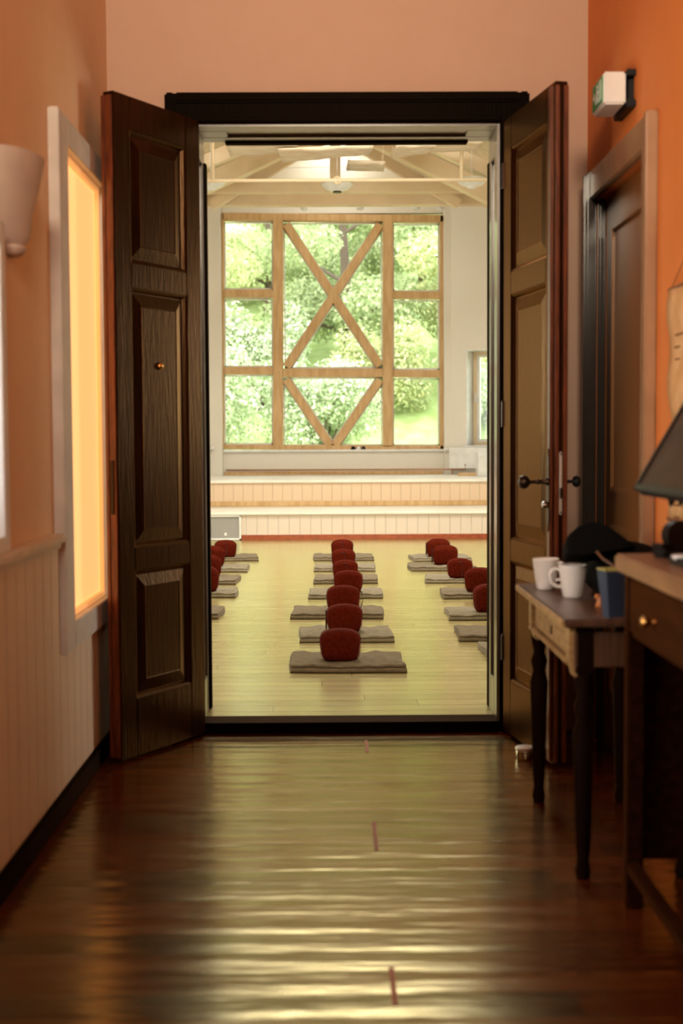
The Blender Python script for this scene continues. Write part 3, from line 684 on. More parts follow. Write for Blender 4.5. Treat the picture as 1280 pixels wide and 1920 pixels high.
# hanging rail and pendants
YRl = 15.6; zrl = UY(640, 338, YRl).z
hr = tag(empty('hanging_rail', (0, YRl, zrl)), 'long thin cream rail hung across the hall under the roof', 'rail'); bpy.context.view_layer.update()
a = MB(); a.cyl((-3.2, YRl, zrl + .0), (3.2, YRl, zrl), .021, seg=14); a.lathe([(.02, -.02), (.05, -.01), (.05, .01), (.02, .02)], (UY(632, 338, YRl).x, YRl, zrl), 20, Matrix.Rotation(R(90), 4, 'X')); wobj(a, 'rail', 'cream', hr, True)
for px in (399, 865):
    X = UY(px, 300, YRl).x; a = MB(); a.cyl((X, YRl, zrl), (X, YRl, 4.9), .022, seg=12); wobj(a, 'hanger', 'cream', hr, True)
for k, (px, py) in enumerate(((395, 347), (632, 352), (884, 343))):
    Yp = 15.9; p = UY(px, py, Yp)
    pe = tag(empty('pendant_lamp', p), ['shallow white dish pendant lamp at the left edge of the doorway', 'shallow white dish pendant lamp in front of the king post', 'shallow white dish pendant lamp hanging at the right'][k], 'lamp', 'dish pendants under the roof')
    a = MB(); a.lathe([(0, -.045), (.06, -.043), (.13, -.02), (.185, .035), (.195, .04), (.18, .045), (.12, -.005), (.05, -.028), (0, -.03)], (0, 0, 0), 32); a.obj('shade', 'sconce' if 0 else 'white', pe, True)
    a = MB(); a.cyl((0, 0, -.06), (0, 0, -.04), .05, seg=20); a.obj('cap', 'bronze' if k == 1 else 'white', pe)
    a = MB(); a.cyl((.0, 0, .05), (0, 0, .9), .004, seg=6); a.lathe([(.03, .0), (.02, .06), (0, .06)], (0, 0, -.0), 14); a.obj('cord', 'white', pe)
# sails: flat slatted panels hung under the roof
def sail(pts, Zp, label):
    P = [UZ(px, py, Zp) for px, py in pts]; c = sum(P, Vector()) / len(P)
    b = bmesh.new(); nn = 14
    def bil(u, v): return (P[0] * (1 - u) + P[1] * u) * (1 - v) + (P[3] * (1 - u) + P[2] * u) * v
    g = [[b.verts.new(bil(i / nn, j / nn) - c + Vector((0, 0, .022 * math.sin(j * 2.4 + .5 * math.sin(i * .8))))) for i in range(nn + 1)] for j in range(nn + 1)]
    for j in range(nn):
        for i in range(nn): b.faces.new((g[j][i], g[j][i + 1], g[j + 1][i + 1], g[j + 1][i]))
    a = MB(); a._add(b); e = tag(empty('ceiling_sail', c), label, 'ceiling panel', 'cloth panels hung under the hall roof')
    o = a.obj('cloth', 'sail', e, True); md = o.modifiers.new('s', 'SOLIDIFY'); md.thickness = .02
    for q in (P[0], P[1], P[2], P[3]):
        a = MB(); v = (q - c) * .9; a.cyl(v, v + Vector((0, 0, .5)), .003, seg=5); a.obj('wire', 'cream', e)
sail(((432, 294), (548, 284), (560, 272), (420, 262)), 4.52, 'rippled cream cloth panel under the roof, furthest left')
sail(((530, 305), (692, 288), (700, 276), (520, 283)), 4.46, 'wide rippled cream cloth panel hanging left of the middle')
sail(((649, 319), (719, 320), (722, 307), (652, 305)), 4.40, 'small narrow cream cloth panel hanging right of the king post')
sail(((732, 296), (800, 286), (818, 272), (742, 276)), 4.50, 'rippled cream cloth panel hanging right of the middle')
sail(((790, 286), (890, 282), (905, 268), (800, 264)), 4.55, 'rippled cream cloth panel under the roof, furthest right')

# ================================================================== CUSHIONS AND BLANKETS
def blanket_mesh(seed, W=.573, D=.44):
    r = random.Random(seed); th = .0085; gap = .0015
    layers = 3; pts = []
    hd = D / 2; z = th / 2
    off = [r.uniform(-.02, .015) for _ in range(4)]
    # zig-zag fold: bottom layer back->front, fold, next layer ...
    cur = 1
    for k in range(layers):
        y0 = hd * cur + (off[k] * cur if k == 0 else 0); y1 = -hd * cur - off[k + 1] * 0
        zz = z + k * (th + gap + .001)
        n = 12
        for i in range(n + 1): pts.append((y0 + (y1 - y0) * i / n * .985, zz))
        if k < layers - 1:
            rr = (th + gap) / 2 + .0012; yc = y1 * .985 + (y0 * .015)
            for i in range(1, 6):
                an = math.pi * i / 6; pts.append((yc + math.copysign(math.sin(an) * rr * 1.6, y1), zz + rr - math.cos(an) * rr))
        cur = -cur
    # thickness outline
    up, dn = [], []
    for i, p in enumerate(pts):
        a_ = Vector(pts[max(i - 1, 0)]); c_ = Vector(pts[min(i + 1, len(pts) - 1)]); t_ = (c_ - a_).normalized(); n_ = Vector((-t_.y, t_.x)) * th / 2
        up.append(Vector(p) + n_); dn.append(Vector(p) - n_)
    loop = up + dn[::-1]; nx = 22; b = bmesh.new(); rows = []
    ph = [r.uniform(0, 6) for _ in range(6)]; am = r.uniform(.4, 1)
    skew = r.uniform(-.03, .03)
    for i in range(nx + 1):
        u = i / nx - .5; row = []
        endl = .006 * math.sin(ph[5] + i)
        for (y, z_) in loop:
            h = z_ / .03
            x = u * W * (1 - .02 * h * r.uniform(.9, 1.1)) + (endl if abs(u) > .49 else 0) + .008 * math.sin(y * 9 + ph[0]) * abs(u) * 2
            yy = y + .006 * math.sin(u * 7 + ph[1]) + skew * u
            e = max(0, h - .2)
            zz = z_ + e * (am * .0045 * math.sin(u * 17 + ph[2]) * math.sin(y * 11 + ph[3]) + .0035 * math.sin(u * 37 + y * 22 + ph[4]) + .007 * am * (abs(y) / hd) ** 3 * (.5 + .5 * math.sin(u * 8 + ph[0])))
            row.append(b.verts.new((x, yy, max(zz, .0005))))
        rows.append(row)
    n = len(loop)
    for A, B in zip(rows, rows[1:]):
        for k in range(n): b.faces.new((A[k], A[(k + 1) % n], B[(k + 1) % n], B[k]))
    m_ = len(up)
    for row in (rows[0], rows[-1]):
        for k in range(m_ - 1): b.faces.new((row[k], row[k + 1], row[n - 2 - k], row[n - 1 - k]))
    bmesh.ops.recalc_face_normals(b, faces=b.faces[:])
    me = bpy.data.meshes.new('blanket'); b.to_mesh(me); b.free()
    for p in me.polygons: p.use_smooth = True
    return me
blankets = []
for s in range(6):
    me = blanket_mesh(s * 13 + 5); me.materials.append(M['blanket'] if s % 2 == 0 else M['blanket2']); blankets.append(me)
BTOP = .0365
def cushion_proto(W=.215, H=.158, Dp=.15, flare=.07):
    """upright stuffed seat cushion: flat faces, domed top, narrower foot, rounded edges"""
    b = bmesh.new(); bmesh.ops.create_cube(b, size=2)
    bmesh.ops.subdivide_edges(b, edges=b.edges[:], cuts=11, use_grid_fill=True)
    for v in b.verts:
        x, y, z = v.co; p = 4.6
        l = (abs(x) ** p + abs(y) ** p + abs(z) ** p) ** (1 / p); k = 1 / l
        x, y, z = x * k, y * k, z * k
        wz = 1 + flare * z * .9
        dome = (1 - x * x) * .24 * max(0, z)
        X = x * W / 2 * wz * .97; Y = y * Dp / 2 * (1 + .08 * (1 - x * x) * (1 - z * z)); Z = (z * .92 + dome - .02) * H / 2
        v.co = (X, Y, Z)
    zm = min(v.co.z for v in b.verts)
    for v in b.verts: v.co.z -= zm; 
    for v in b.verts:
        if v.co.z < .012: v.co.z *= .25
    me = bpy.data.meshes.new('cushion'); b.to_mesh(me); b.free(); me.materials.append(M['cush'])
    for p in me.polygons: p.use_smooth = True
    return me
cm = cushion_proto()
def cushion(style):
    e = empty('meditation_cushion'); e['category'] = 'cushion'
    o = bpy.data.objects.new('cushion_body', cm); COL.objects.link(o); o.parent = e
    # piping around the front and back faces
    for yy in (-.058, .058):
        a = MB(); pts = []
        for i in range(49):
            t_ = 2 * math.pi * i / 48; c_, s_ = math.cos(t_), math.sin(t_)
            q = 4.6; l = (abs(c_) ** q + abs(s_) ** q) ** (1 / q); x, z = c_ / l, s_ / l
            dome = (1 - x * x) * .24 * max(0, z)
            pts.append((x * .985 * .1075 * (1 + .063 * z), yy, max(.006, (z * .92 + dome - .02 + .94) * .079 * .985 + .001)))
        a.tube(pts, .0013, 6, cap=False); a.obj('piping', 'cush', e, True)
    if style == 'seam':        # dark pleat closure with handle loop in the middle of the front
        a = MB(); a.box(.004, .012, -.0815, -.074, .018, .125, .002); a.tube([(-.022, -.078, .138), (-.014, -.086, .142), (.0, -.088, .141), (.008, -.078, .137)], .003, 6); a.obj('pleat', 'cushtrim', e)
    if style == 'side':
        a = MB(); a.box(-.115, -.106, -.03, .02, .015, .13, .003); a.obj('side_strap', 'cushtrim', e)
    if style == 'loop':
        a = MB(); a.tube([(.108, -.02, .14), (.122, -.03, .11), (.125, -.03, .06), (.112, -.02, .02)], .0025, 6); a.obj('carry_loop', 'cushtrim', e)
    return e
protos = {}
used = set()
def put_cushion(px0, px1, pyb, style, rz, label, group):
    c = UZ((px0 + px1) / 2, pyb, HZ + BTOP)
    loc = (c.x, c.y + .078, HZ + BTOP - .003)
    if style not in protos:
        protos[style] = cushion(style); o = protos[style]; o.location = loc; o.rotation_euler = (0, 0, rz); o['label'] = label; o['group'] = group
    else:
        o = dup(protos[style], loc, rz, label, group)
    s_ = ((px1 - px0) / FPX * c.y) / .222; s_ = max(.85, min(1.15, s_)); o.scale = (s_, s_, s_)
    return o
nb = 0
def put_blanket(px, pyf, side, label, group, rz=0, width=None, D=.44):
    """px = left/right end or centre of front edge, pyf its image row"""
    global nb
    p = UZ(px, pyf, HZ + .002); Wd = width or .573
    x = p.x + {'l': Wd / 2, 'r': -Wd / 2, 'c': 0}[side]
    me = blankets[nb % 6]; nb += 1
    o = bpy.data.objects.new('folded_blanket', me); COL.objects.link(o); o.location = (x, p.y + D / 2, HZ + .001); o.rotation_euler = (0, 0, rz)
    o.scale = (Wd / .573, 1, 1.08)
    return tag(o, label, 'blanket', group)
ordn = ['nearest', 'second from the front', 'third from the front', 'fourth from the front', 'third from the back', 'second from the back', 'furthest back']
mid = [(543, 760, 1262, 598, 678, 1240, 'plain'), (557, 740, 1205, 611, 681, 1186, 'side'), (547, 719, 1161, 611, 676, 1147, 'loop'), (578, 719, 1123, 625, 681, 1112, 'plain'),
       (588, 710, 1095, 623, 672, 1087, 'seam'), (588, 706, 1072, 621, 667, 1064, 'seam'), (588, 700, 1052, 620, 663, 1044, 'seam')]
for i, (x0_, x1_, y_, c0, c1, cy, st) in enumerate(mid):
    p0 = UZ(x0_, y_, HZ); p1 = UZ(x1_, y_, HZ)
    put_blanket(x0_, y_, 'l', 'folded grey-brown blanket in the middle row, ' + ordn[i], 'folded blankets on the hall floor', width=p1.x - p0.x)
    put_cushion(c0, c1, cy, st, [0, 0, .03, -.05, .02, .0, -.03][i], 'maroon seat cushion in the middle row, ' + ordn[i], 'maroon seat cushions')
rgt = [(912, 1238, None), (864, 1203, None), (842, 1163, (888, 960, 1149, 'plain', .1)), (831, 1123, (872, 932, 1110, 'plain', -.25)), (799, 1094, (839, 888, 1084, 'seam', .05)), (770, 1071, (811, 860, 1059, 'side', -.12)), (771, 1053, (800, 845, 1044, 'side', -.2))]
for i, (x0_, y_, c) in enumerate(rgt):
    put_blanket(x0_, y_, 'l', 'folded grey-brown blanket in the right-hand row, ' + ordn[i], 'folded blankets on the hall floor', rz=[0, 0, 0, .02, -.03, .02, .03][i])
    if c: put_cushion(c[0], c[1], c[2], c[3], c[4], 'maroon seat cushion in the right-hand row, ' + ordn[i], 'maroon seat cushions')
lft = [(410, 1160, None, 'nearest, only a corner showing'), (441, 1121, (345, 410, 1110, 'plain', .1), 'second from the front'), (444, 1096, (360, 414, 1081, 'plain', .3), 'third from the front'), (464, 1073, (370, 421, 1062, 'plain', .15), 'second from the back'), (480, 1052, (400, 443, 1045, 'seam', .12), 'furthest back')]
for i, (x0_, y_, c, o_) in enumerate(lft):
    put_blanket(x0_, y_, 'r', 'folded pale grey blanket in the left-hand row, ' + o_, 'folded blankets on the hall floor', rz=[.0, .03, .0, .05, .08][i])
    if c: put_cushion(c[0], c[1], c[2], c[3], c[4], 'maroon seat cushion in the left-hand row, ' + o_, 'maroon seat cushions')

# ================================================================== CORRIDOR FURNITURE
# small table against the right wall
TX0, TX1, TY0, TY1, TZ = .615, 1.012, 3.52, 4.42, .72
tb = tag(empty('side_table', ((TX0 + TX1) / 2, (TY0 + TY1) / 2, 0)), 'small antique brown side table with pale edges, light put into their colour, carrying the mugs', 'table'); bpy.context.view_layer.update()
a = MB(); a.box(TX0, TX1, TY0, TY1, TZ - .022, TZ, .005); wobj(a, 'table_top', 'tabtop', tb)
a = MB(); a.box(TX0 - .006, TX0 + .004, TY0, TY1, TZ - .024, TZ - .001, .004); tag(wobj(a, 'edge_lip', 'tabedge', tb), 'pale front lip, light put into its colour')
ax = TX0 + .035; az0 = TZ - .135
a = MB(); a.box(ax + .015, ax + .03, TY0 + .06, TY1 - .06, az0, TZ - .022, .003); a.box(TX1 - .05, TX1 - .035, TY0 + .06, TY1 - .06, az0, TZ - .022, .003)
a.box(ax + .03, TX1 - .05, TY1 - .075, TY1 - .06, az0, TZ - .022, .003); wobj(a, 'apron', 'tabdark', tb)
a = MB(); a.box(ax, TX1 - .04, TY0 + .035, TY0 + .055, az0, TZ - .040, .003); wobj(a, 'apron', 'tabtop', tb)
dw = MB(); dw.box(ax - .004, ax + .014, TY0 + .14, TY1 - .20, az0 + .018, TZ - .03, .004); dwo = wobj(dw, 'drawer', 'tabedge', tb); tag(dwo, 'pale drawer front, light put into its colour')
a = MB(); a.box(ax - .007, ax - .003, 3.90, 3.912, TZ - .095, TZ - .07, .001); ko = a.obj('keyhole', 'blackp', dwo); ko.location = -tb.location
a = MB(); a.box(ax - .012, ax + .01, TY0 + .10, TY1 - .10, az0 - .004, az0 + .012, .004)
for yb in (TY1 - .17, TY0 + .045): a.prism([(ax - .012, TZ - .024), (ax + .02, TZ - .024), (ax + .02, az0 - .03), (ax + .002, az0 - .03), (ax - .012, az0 + .02)], 'y', yb, yb + .06, .004)
wobj(a, 'bracket', 'tabedge', tb)
for (lx, ly) in ((ax + .03, TY0 + .06), (ax + .03, TY1 - .06), (TX1 - .06, TY0 + .06), (TX1 - .06, TY1 - .06)):
    a = MB(); a.box(lx - .026, lx + .026, ly - .026, ly + .026, az0 - .02, TZ - .024, .004)
    a.lathe([(0, 0), (.018, 0), (.022, .02), (.016, .05), (.020, .09), (.026, .30), (.030, .40), (.020, .44), (.028, .47), (.018, .50), (.026, .54), (.026, az0 - .018), (0, az0 - .018)], (lx, ly, 0), 20)
    smooth_by_angle(wobj(a, 'leg', 'tabdark', tb))
# mugs
def make_mug(loc, rz, label):
    e = tag(empty('mug', loc, rz), label, 'mug', 'white mugs on the side table')
    H_, rb, rt = .098, .029, .043
    prof = [(0, .0), (rb - .003, 0), (rb, .003)] + [(rb + (rt - rb) * (t_ ** .8), .003 + (H_ - .003) * t_) for t_ in (.1, .25, .4, .6, .8, .95, 1)]
    prof += [(rt - .0015, H_ + .0015), (rt - .004, H_)] + [(rb + (rt - rb) * (t_ ** .8) - .004, .006 + (H_ - .006) * t_) for t_ in (.95, .8, .6, .4, .2, .05)] + [(0, .006)]
    a = MB(); a.lathe(prof, (0, 0, 0), 40); a.obj('cup_body', 'ceram', e, True)
    a = MB(); pts = [(.037, 0, .083), (.050, 0, .088), (.064, 0, .082), (.069, 0, .066), (.064, 0, .046), (.050, 0, .034), (.034, 0, .032)]
    pp = []
    for i in range(len(pts) - 1):
        for k in range(4): pp.append(Vector(pts[i]).lerp(Vector(pts[i + 1]), k / 4))
    pp.append(Vector(pts[-1])); a.tube(pp, .0055, 10); a.obj('handle', 'ceram', e, True)
    return e
p = UZ(1022, 1105, TZ); make_mug((p.x + .002, p.y, TZ), R(-35), 'white mug at the back left corner of the side table, handle to the right')
p = UZ(1073, 1120, TZ); make_mug((p.x, p.y, TZ), R(178), 'white mug nearer the camera with its handle to the left')
# blue tapered box
p = UZ(1153, 1158, TZ)
bc = tag(empty('blue_caddy', (p.x + .005, p.y + .03, TZ), R(12)), 'dark blue tapered square caddy with a rim coloured as lit yellow on the side table', 'caddy')
def taper(a, w0, w1, z0, z1, cap=True):
    a.hull([(sx * w / 2, sy * w / 2 * .8, z) for w, z in ((w0, z0), (w1, z1)) for sx in (-1, 1) for sy in (-1, 1)])
a = MB(); taper(a, .052, .078, 0, .125); a.obj('body', 'blue', bc)
a = MB(); taper(a, .0565, .058, .024, .030); a.obj('band', 'blackp', bc)
a = MB(); w_ = .079 / 2
a.box(-w_, w_, -w_ * .8, -w_ * .8 + .005, .125, .130); a.box(-w_, w_, w_ * .8 - .005, w_ * .8, .125, .130); a.box(-w_, -w_ + .005, -w_ * .8, w_ * .8, .125, .130); a.box(w_ - .005, w_, -w_ * .8, w_ * .8, .125, .130)
a.obj('rim', mat('yellow_lit_rim', (0.45, 0.42, 0.12), 0.3), bc)  # yellow-green stands for light caught on the top edge
# small orange figurine
p = UZ(1128, 1140, TZ); fg = tag(empty('figurine', (p.x, p.y + .02, TZ)), 'tiny orange clay figurine behind the blue caddy', 'figurine')
a = MB(); a.lathe([(0, 0), (.013, 0), (.015, .006), (.010, .018), (.011, .026), (.006, .034), (0, .036)], (0, 0, 0), 18); a.lathe([(0, -.009), (.007, -.006), (.009, 0), (.007, .006), (0, .009)], (-.009, 0, .030), 16); a.obj('figurine_body', 'orange', fg, True)
a = MB(); a.cyl((-.018, -.004, .031), (-.020, -.005, .031), .002, seg=8); a.obj('eye', 'blackp', fg)
# black slouchy bag on the table
def soft(pts_rings, name, m, par):
    b = bmesh.new(); rings = []
    for ring in pts_rings: rings.append([b.verts.new(p) for p in ring])
    n = len(rings[0])
    for A, B in zip(rings, rings[1:]):
        for k in range(n): b.faces.new((A[k], A[(k + 1) % n], B[(k + 1) % n], B[k]))
    b.faces.new(rings[0]); b.faces.new(rings[-1]); bmesh.ops.recalc_face_normals(b, faces=b.faces[:])
    a = MB(); a._add(b); o = a.obj(name, m, par, True); sb = o.modifiers.new('s', 'SUBSURF'); sb.levels = 2; sb.render_levels = 2
    return o
bg_ = tag(empty('black_bag', (.90, 4.02, TZ)), 'slouching black fabric bag leaning against the wall behind the mugs', 'bag')
rings = []
for z, cx, cy, rx, ry in ((0, .0, .0, .10, .27), (.04, .0, 0, .125, .28), (.09, .01, .0, .12, .26), (.13, .01, .0, .10, .22), (.155, .0, .02, .07, .14), (.165, .0, .04, .03, .08)):
    rings.append([(cx + rx * math.copysign(abs(math.cos(t_)) ** .7, math.cos(t_)), cy + ry * math.copysign(abs(math.sin(t_)) ** .7, math.sin(t_)), z) for t_ in [2 * math.pi * k / 16 for k in range(16)]])
soft(rings, 'bag_body', 'black', bg_)
a = MB()
P_ = [UY(1062, 1005, 3.95), UY(1085, 985, 3.95), UY(1112, 975, 3.95), UY(1140, 985, 3.92), UY(1172, 1008, 3.9), UY(1196, 1026, 3.88), UY(1150, 1030, 3.85), UY(1100, 1040, 3.85), UY(1062, 1040, 3.88)]
b = bmesh.new(); A_ = [b.verts.new(q - bg_.location + Vector((0, -.0, 0))) for q in P_]; B_ = [b.verts.new(q - bg_.location + Vector((.015, .16, -.04))) for q in P_]
b.faces.new(A_); b.faces.new(B_); [b.faces.new((A_[i], A_[(i + 1) % 9], B_[(i + 1) % 9], B_[i])) for i in range(9)]
bmesh.ops.recalc_face_normals(b, faces=b.faces[:]); a._add(b); o = a.obj('flap', 'black', bg_, True)
bv = o.modifiers.new('b', 'BEVEL'); bv.width = .012; bv.segments = 3
a = MB(); a.tube([UY(1118, 1034, 3.80) - bg_.location, UY(1130, 1048, 3.78) - bg_.location, UY(1146, 1058, 3.76) - bg_.location, UY(1158, 1075, 3.74) - bg_.location], .004, 8); tag(a.obj('strap', mat('brown_leather', (0.12, 0.05, 0.02), .4), bg_, True), 'thin brown leather strap')

# desk with drawer at the right edge
DX0, DX1, DY0, DY1, DZ = .727, 1.018, 1.30, 3.42, .905
dk = tag(empty('desk', ((DX0 + DX1) / 2, (DY0 + DY1) / 2, 0)), 'tall narrow brown desk at the right edge with a brass-knobbed drawer', 'desk'); bpy.context.view_layer.update()
a = MB(); a.box(DX0, DX1, DY0, DY1, DZ - .045, DZ, .006); wobj(a, 'desk_top', 'desktop', dk)
a = MB(); a.box(DX0 + .03, DX0 + .05, DY0 + .08, DY1 - .05, .70, DZ - .045); a.box(DX0 + .03, DX1, DY1 - .05, DY1 - .03, .12, DZ - .045); a.box(DX1 - .02, DX1, DY0 + .08, DY1 - .05, .1, DZ - .045); wobj(a, 'carcass', 'deskbody', dk)
for k, (y0_, y1_) in enumerate(((2.76, 3.32), (2.12, 2.70), (1.45, 2.06))):
    a = MB(); a.box(DX0 + .018, DX0 + .030, y0_, y1_, .715, DZ - .055, .003); do = wobj(a, 'drawer', 'deskbody', dk)
    a = MB(); kc = ((y0_ + y1_) / 2 + (.02 if k == 0 else 0))
    a.lathe([(.009, 0), (.007, .006), (.006, .012), (.013, .018), (.016, .025), (.012, .032), (0, .034)], (DX0 + .018 - dk.location.x, kc - dk.location.y, .775), 24, Matrix.Rotation(R(-90), 4, 'Y')); a.obj('knob', 'brass', do, True)
for (x_, y_) in ((DX0 + .04, DY1 - .06), (DX1 - .03, DY1 - .06), (DX0 + .04, DY0 + .06), (DX1 - .03, DY0 + .06)):
    a = MB(); a.box(x_ - .022, x_ + .022, y_ - .022, y_ + .022, 0, DZ - .045, .004); wobj(a, 'leg', 'deskbody', dk)
a = MB(); a.box(DX0 + .02, DX0 + .05, DY0 + .08, DY1 - .08, .09, .125, .005); wobj(a, 'foot_rail', 'deskbody', dk)
# reclined monitor
p0 = UX(1188, 918, .75); up = Vector((.122, 0, .209)).normalized()
mo = tag(empty('monitor', (.84, p0.y - .25, DZ)), 'black-framed flat screen leaning back on the desk at the right edge', 'monitor'); bpy.context.view_layer.update()
nrm = Vector((-up.z, 0, up.x)); Lh, Ww = .36, .56
def mbox(u0, u1, v0, v1, t0, t1):
    return [p0 + Vector((0, -1, 0)) * u + up * v + nrm * t_ - mo.location for u in (u0, u1) for v in (v0, v1) for t_ in (t0, t1)]
a = MB(); a.hull(mbox(0, Ww, 0, Lh, -.028, -.004)); a.hull(mbox(0, Ww, 0, .016, -.004, .004)); a.hull(mbox(0, Ww, Lh - .016, Lh, -.004, .004)); a.hull(mbox(0, .014, 0, Lh, -.004, .004)); a.hull(mbox(Ww - .014, Ww, 0, Lh, -.004, .004)); a.obj('case', 'blackp', mo)
a = MB(); a.hull(mbox(.014, Ww - .014, .016, Lh - .016, -.004, -.001)); a.obj('screen', 'screen', mo)
cc = p0 + Vector((0, -.28, 0)) + up * .17 - nrm * .03 - mo.location
a = MB(); a.tube([cc, cc + Vector((.02, 0, -.06)), Vector((.07, 0, .10)), Vector((.07, 0, .02))], .02, 14); a.box(-.04, .13, -.11, .11, 0, .016, .005); a.obj('stand', 'blackp', mo)
a = MB(); q_ = p0 - mo.location; a.tube([q_ + Vector((.07, -.05, -.0)), q_ + Vector((.075, -.07, -.035)), q_ + Vector((.08, -.10, -.01)), q_ + Vector((.08, -.14, -.03)), q_ + Vector((.08, -.2, .0))], .005, 8); a.obj('cable', 'blackp', mo, True)
# tape dispenser and white dish on the desk
p = UY(1262, 1030, 3.30); td = tag(empty('tape_dispenser', (p.x, 3.30, DZ), R(20)), 'black rounded tape dispenser on the desk under the screen', 'tape dispenser')
a = MB(); a.box(-.045, .055, -.03, .03, 0, .022, .006); a.box(-.05, -.02, -.025, .025, .022, .034, .004); a.obj('base', 'blackp', td)
a = MB(); a.cyl((.01, -.014, .055), (.01, .014, .055), .036, seg=32); a.obj('reel', 'blackp', td, False)
p = UY(1274, 1032, 3.12); a = MB(); a.lathe([(0, 0), (.018, 0), (.020, .004), (.030, .020), (.028, .021), (.017, .006), (0, .004)], (p.x + .01, 3.12, DZ), 28); tag(a.obj('small_dish', 'ceram', None, True), 'small white dish on the desk at the right edge', 'dish')
# poster scroll on right wall
Xp = XR - .012
pa = UX(1259, 545, Xp); pb = UX(1262, 800, Xp)
ps = tag(empty('wall_chart', (Xp, pa.y - .2, pa.z)), 'printed paper chart, tinted as if in orange light, with a curled edge hanging from a cord on the orange wall', 'poster'); bpy.context.view_layer.update()
b = bmesh.new(); nr, nc = 16, 10; g = []
for j in range(nr + 1):
    zz = pa.z - (pa.z - .95) * j / nr
    g.append([b.verts.new((Xp - .002 - .014 * math.sin(j * .55 + 1) ** 2 * (1 - i / nc) ** 2, pa.y - .012 - .5 * i / nc + .02 * math.sin(j * .5) * (1 - i / nc), zz)) for i in range(nc + 1)])
for j in range(nr):
    for i in range(nc): b.faces.new((g[j][i], g[j][i + 1], g[j + 1][i + 1], g[j + 1][i]))
a = MB(); a._add(b); so = wobj(a, 'sheet', 'paper', ps, True); md = so.modifiers.new('s', 'SOLIDIFY'); md.thickness = .001
a = MB(); a.cyl((Xp - .006, pa.y + .005, pa.z + .002), (Xp - .006, pa.y - .54, pa.z + .002), .006, seg=12); wobj(a, 'rod', 'ink', ps); a = MB(); a.cyl((Xp - .004, pa.y + .004, .955), (Xp - .004, pa.y - .54, .955), .006, seg=12); wobj(a, 'rod', 'ink', ps)
a = MB(); a.tube([(Xp - .004, pa.y, pa.z), (Xp - .004, pa.y - .26, pa.z + .12), (Xp - .004, pa.y - .52, pa.z)], .002, 6); wobj(a, 'cord', 'ink', ps)
a = MB()
for k in range(18):
    zz = pa.z - .07 - k * .036; 
    for q in range(4):
        y0_ = pa.y - .06 - q * .11 - random.random() * .02; a.box(Xp - .0075, Xp - .004, y0_ - .05 - random.random() * .04, y0_, zz, zz + .006)
wobj(a, 'printed_lines', 'ink', ps)
# exit sign box
ex = tag(empty('exit_sign', (.97, 4.70, 2.34)), 'white exit sign box with green face high on the orange wall', 'sign'); bpy.context.view_layer.update()
a = MB(); a.box(.932, 1.008, 4.60, 4.79, 2.338, 2.447, .006); wobj(a, 'housing', 'white', ex)
a = MB(); a.box(.928, .933, 4.612, 4.778, 2.350, 2.436, .001); tag(wobj(a, 'sign_face', 'green', ex), 'green pictogram face')
a = MB(); X_ = .9265   # running figure, arrow and doorway
a.box(X_, X_ + .002, 4.625, 4.629, 2.358, 2.428); a.box(X_, X_ + .002, 4.625, 4.660, 2.424, 2.428); a.box(X_, X_ + .002, 4.656, 4.660, 2.358, 2.428)
a.cyl((X_, 4.695, 2.418), (X_ + .002, 4.695, 2.418), .007, seg=12)
a.prism([(4.690, 2.408), (4.702, 2.404), (4.706, 2.384), (4.694, 2.384)], 'x', X_, X_ + .002); a.prism([(4.694, 2.386), (4.700, 2.386), (4.686, 2.360), (4.680, 2.362)], 'x', X_, X_ + .002); a.prism([(4.700, 2.386), (4.706, 2.386), (4.722, 2.366), (4.716, 2.362)], 'x', X_, X_ + .002); a.prism([(4.690, 2.406), (4.692, 2.400), (4.674, 2.392), (4.672, 2.397)], 'x', X_, X_ + .002)
a.prism([(4.765, 2.398), (4.765, 2.388), (4.745, 2.388), (4.745, 2.378), (4.728, 2.393), (4.745, 2.408), (4.745, 2.398)], 'x', X_, X_ + .002)
wobj(a, 'pictogram', 'white', ex)
a = MB(); a.box(1.008, XR, 4.585, 4.80, 2.43, 2.452, .003); a.box(1.008, XR, 4.585, 4.80, 2.325, 2.35, .003); a.box(1.02, XR, 4.62, 4.77, 2.35, 2.43, .003); wobj(a, 'mount', 'blackp', ex)
# wall sconces
def sconce(x, s, y, zt_, zb_, label):
    e = tag(empty('wall_sconce', (x, y, zb_)), label, 'wall lamp', 'plaster uplighters'); H_ = zt_ - zb_
    b = bmesh.new(); rings = []; n = 20
    prof = [(0, .035, .035), (.03, .045, .045), (.07, .05, .05), (.10, .045, .045), (.18, .075, .06), (.45, .12, .065), (.75, .155, .085), (1, .17, .10)]
    for f_, ry, rx in prof: rings.append([b.verts.new((s * rx * math.sin(math.pi * k / n), -ry * math.cos(math.pi * k / n), H_ * f_)) for k in range(n + 1)])
    for f_, ry, rx in ((1, .16, .09), (.75, .145, .075), (.5, .11, .055)): rings.append([b.verts.new((s * rx * math.sin(math.pi * k / n), -ry * math.cos(math.pi * k / n), H_ * f_)) for k in range(n + 1)])
    for A, B in zip(rings, rings[1:]):
        for k in range(n): b.faces.new((A[k], A[k + 1], B[k + 1], B[k]))
    b.faces.new(rings[0]); b.faces.new(rings[-1]); bmesh.ops.recalc_face_normals(b, faces=b.faces[:])
    a = MB(); a._add(b); smooth_by_angle(a.obj('shade', 'sconce', e), 50)
    a = MB(); a.box(0 if s > 0 else -.012, .012 if s > 0 else 0, -.04, .04, .0, H_ * .8, .003); a.obj('back_plate', 'sconce', e)
    a = MB(); a.lathe([(0, 0), (.012, .004), (.016, .02), (.016, .05), (0, .06)], (s * .05, 0, H_ * .62), 16); a.obj('bulb', 'white', e, True)
    return e
sconce(XL, 1, 3.74, 1.985, 1.715, 'white plaster cone uplighter on the left wall beside the amber window')
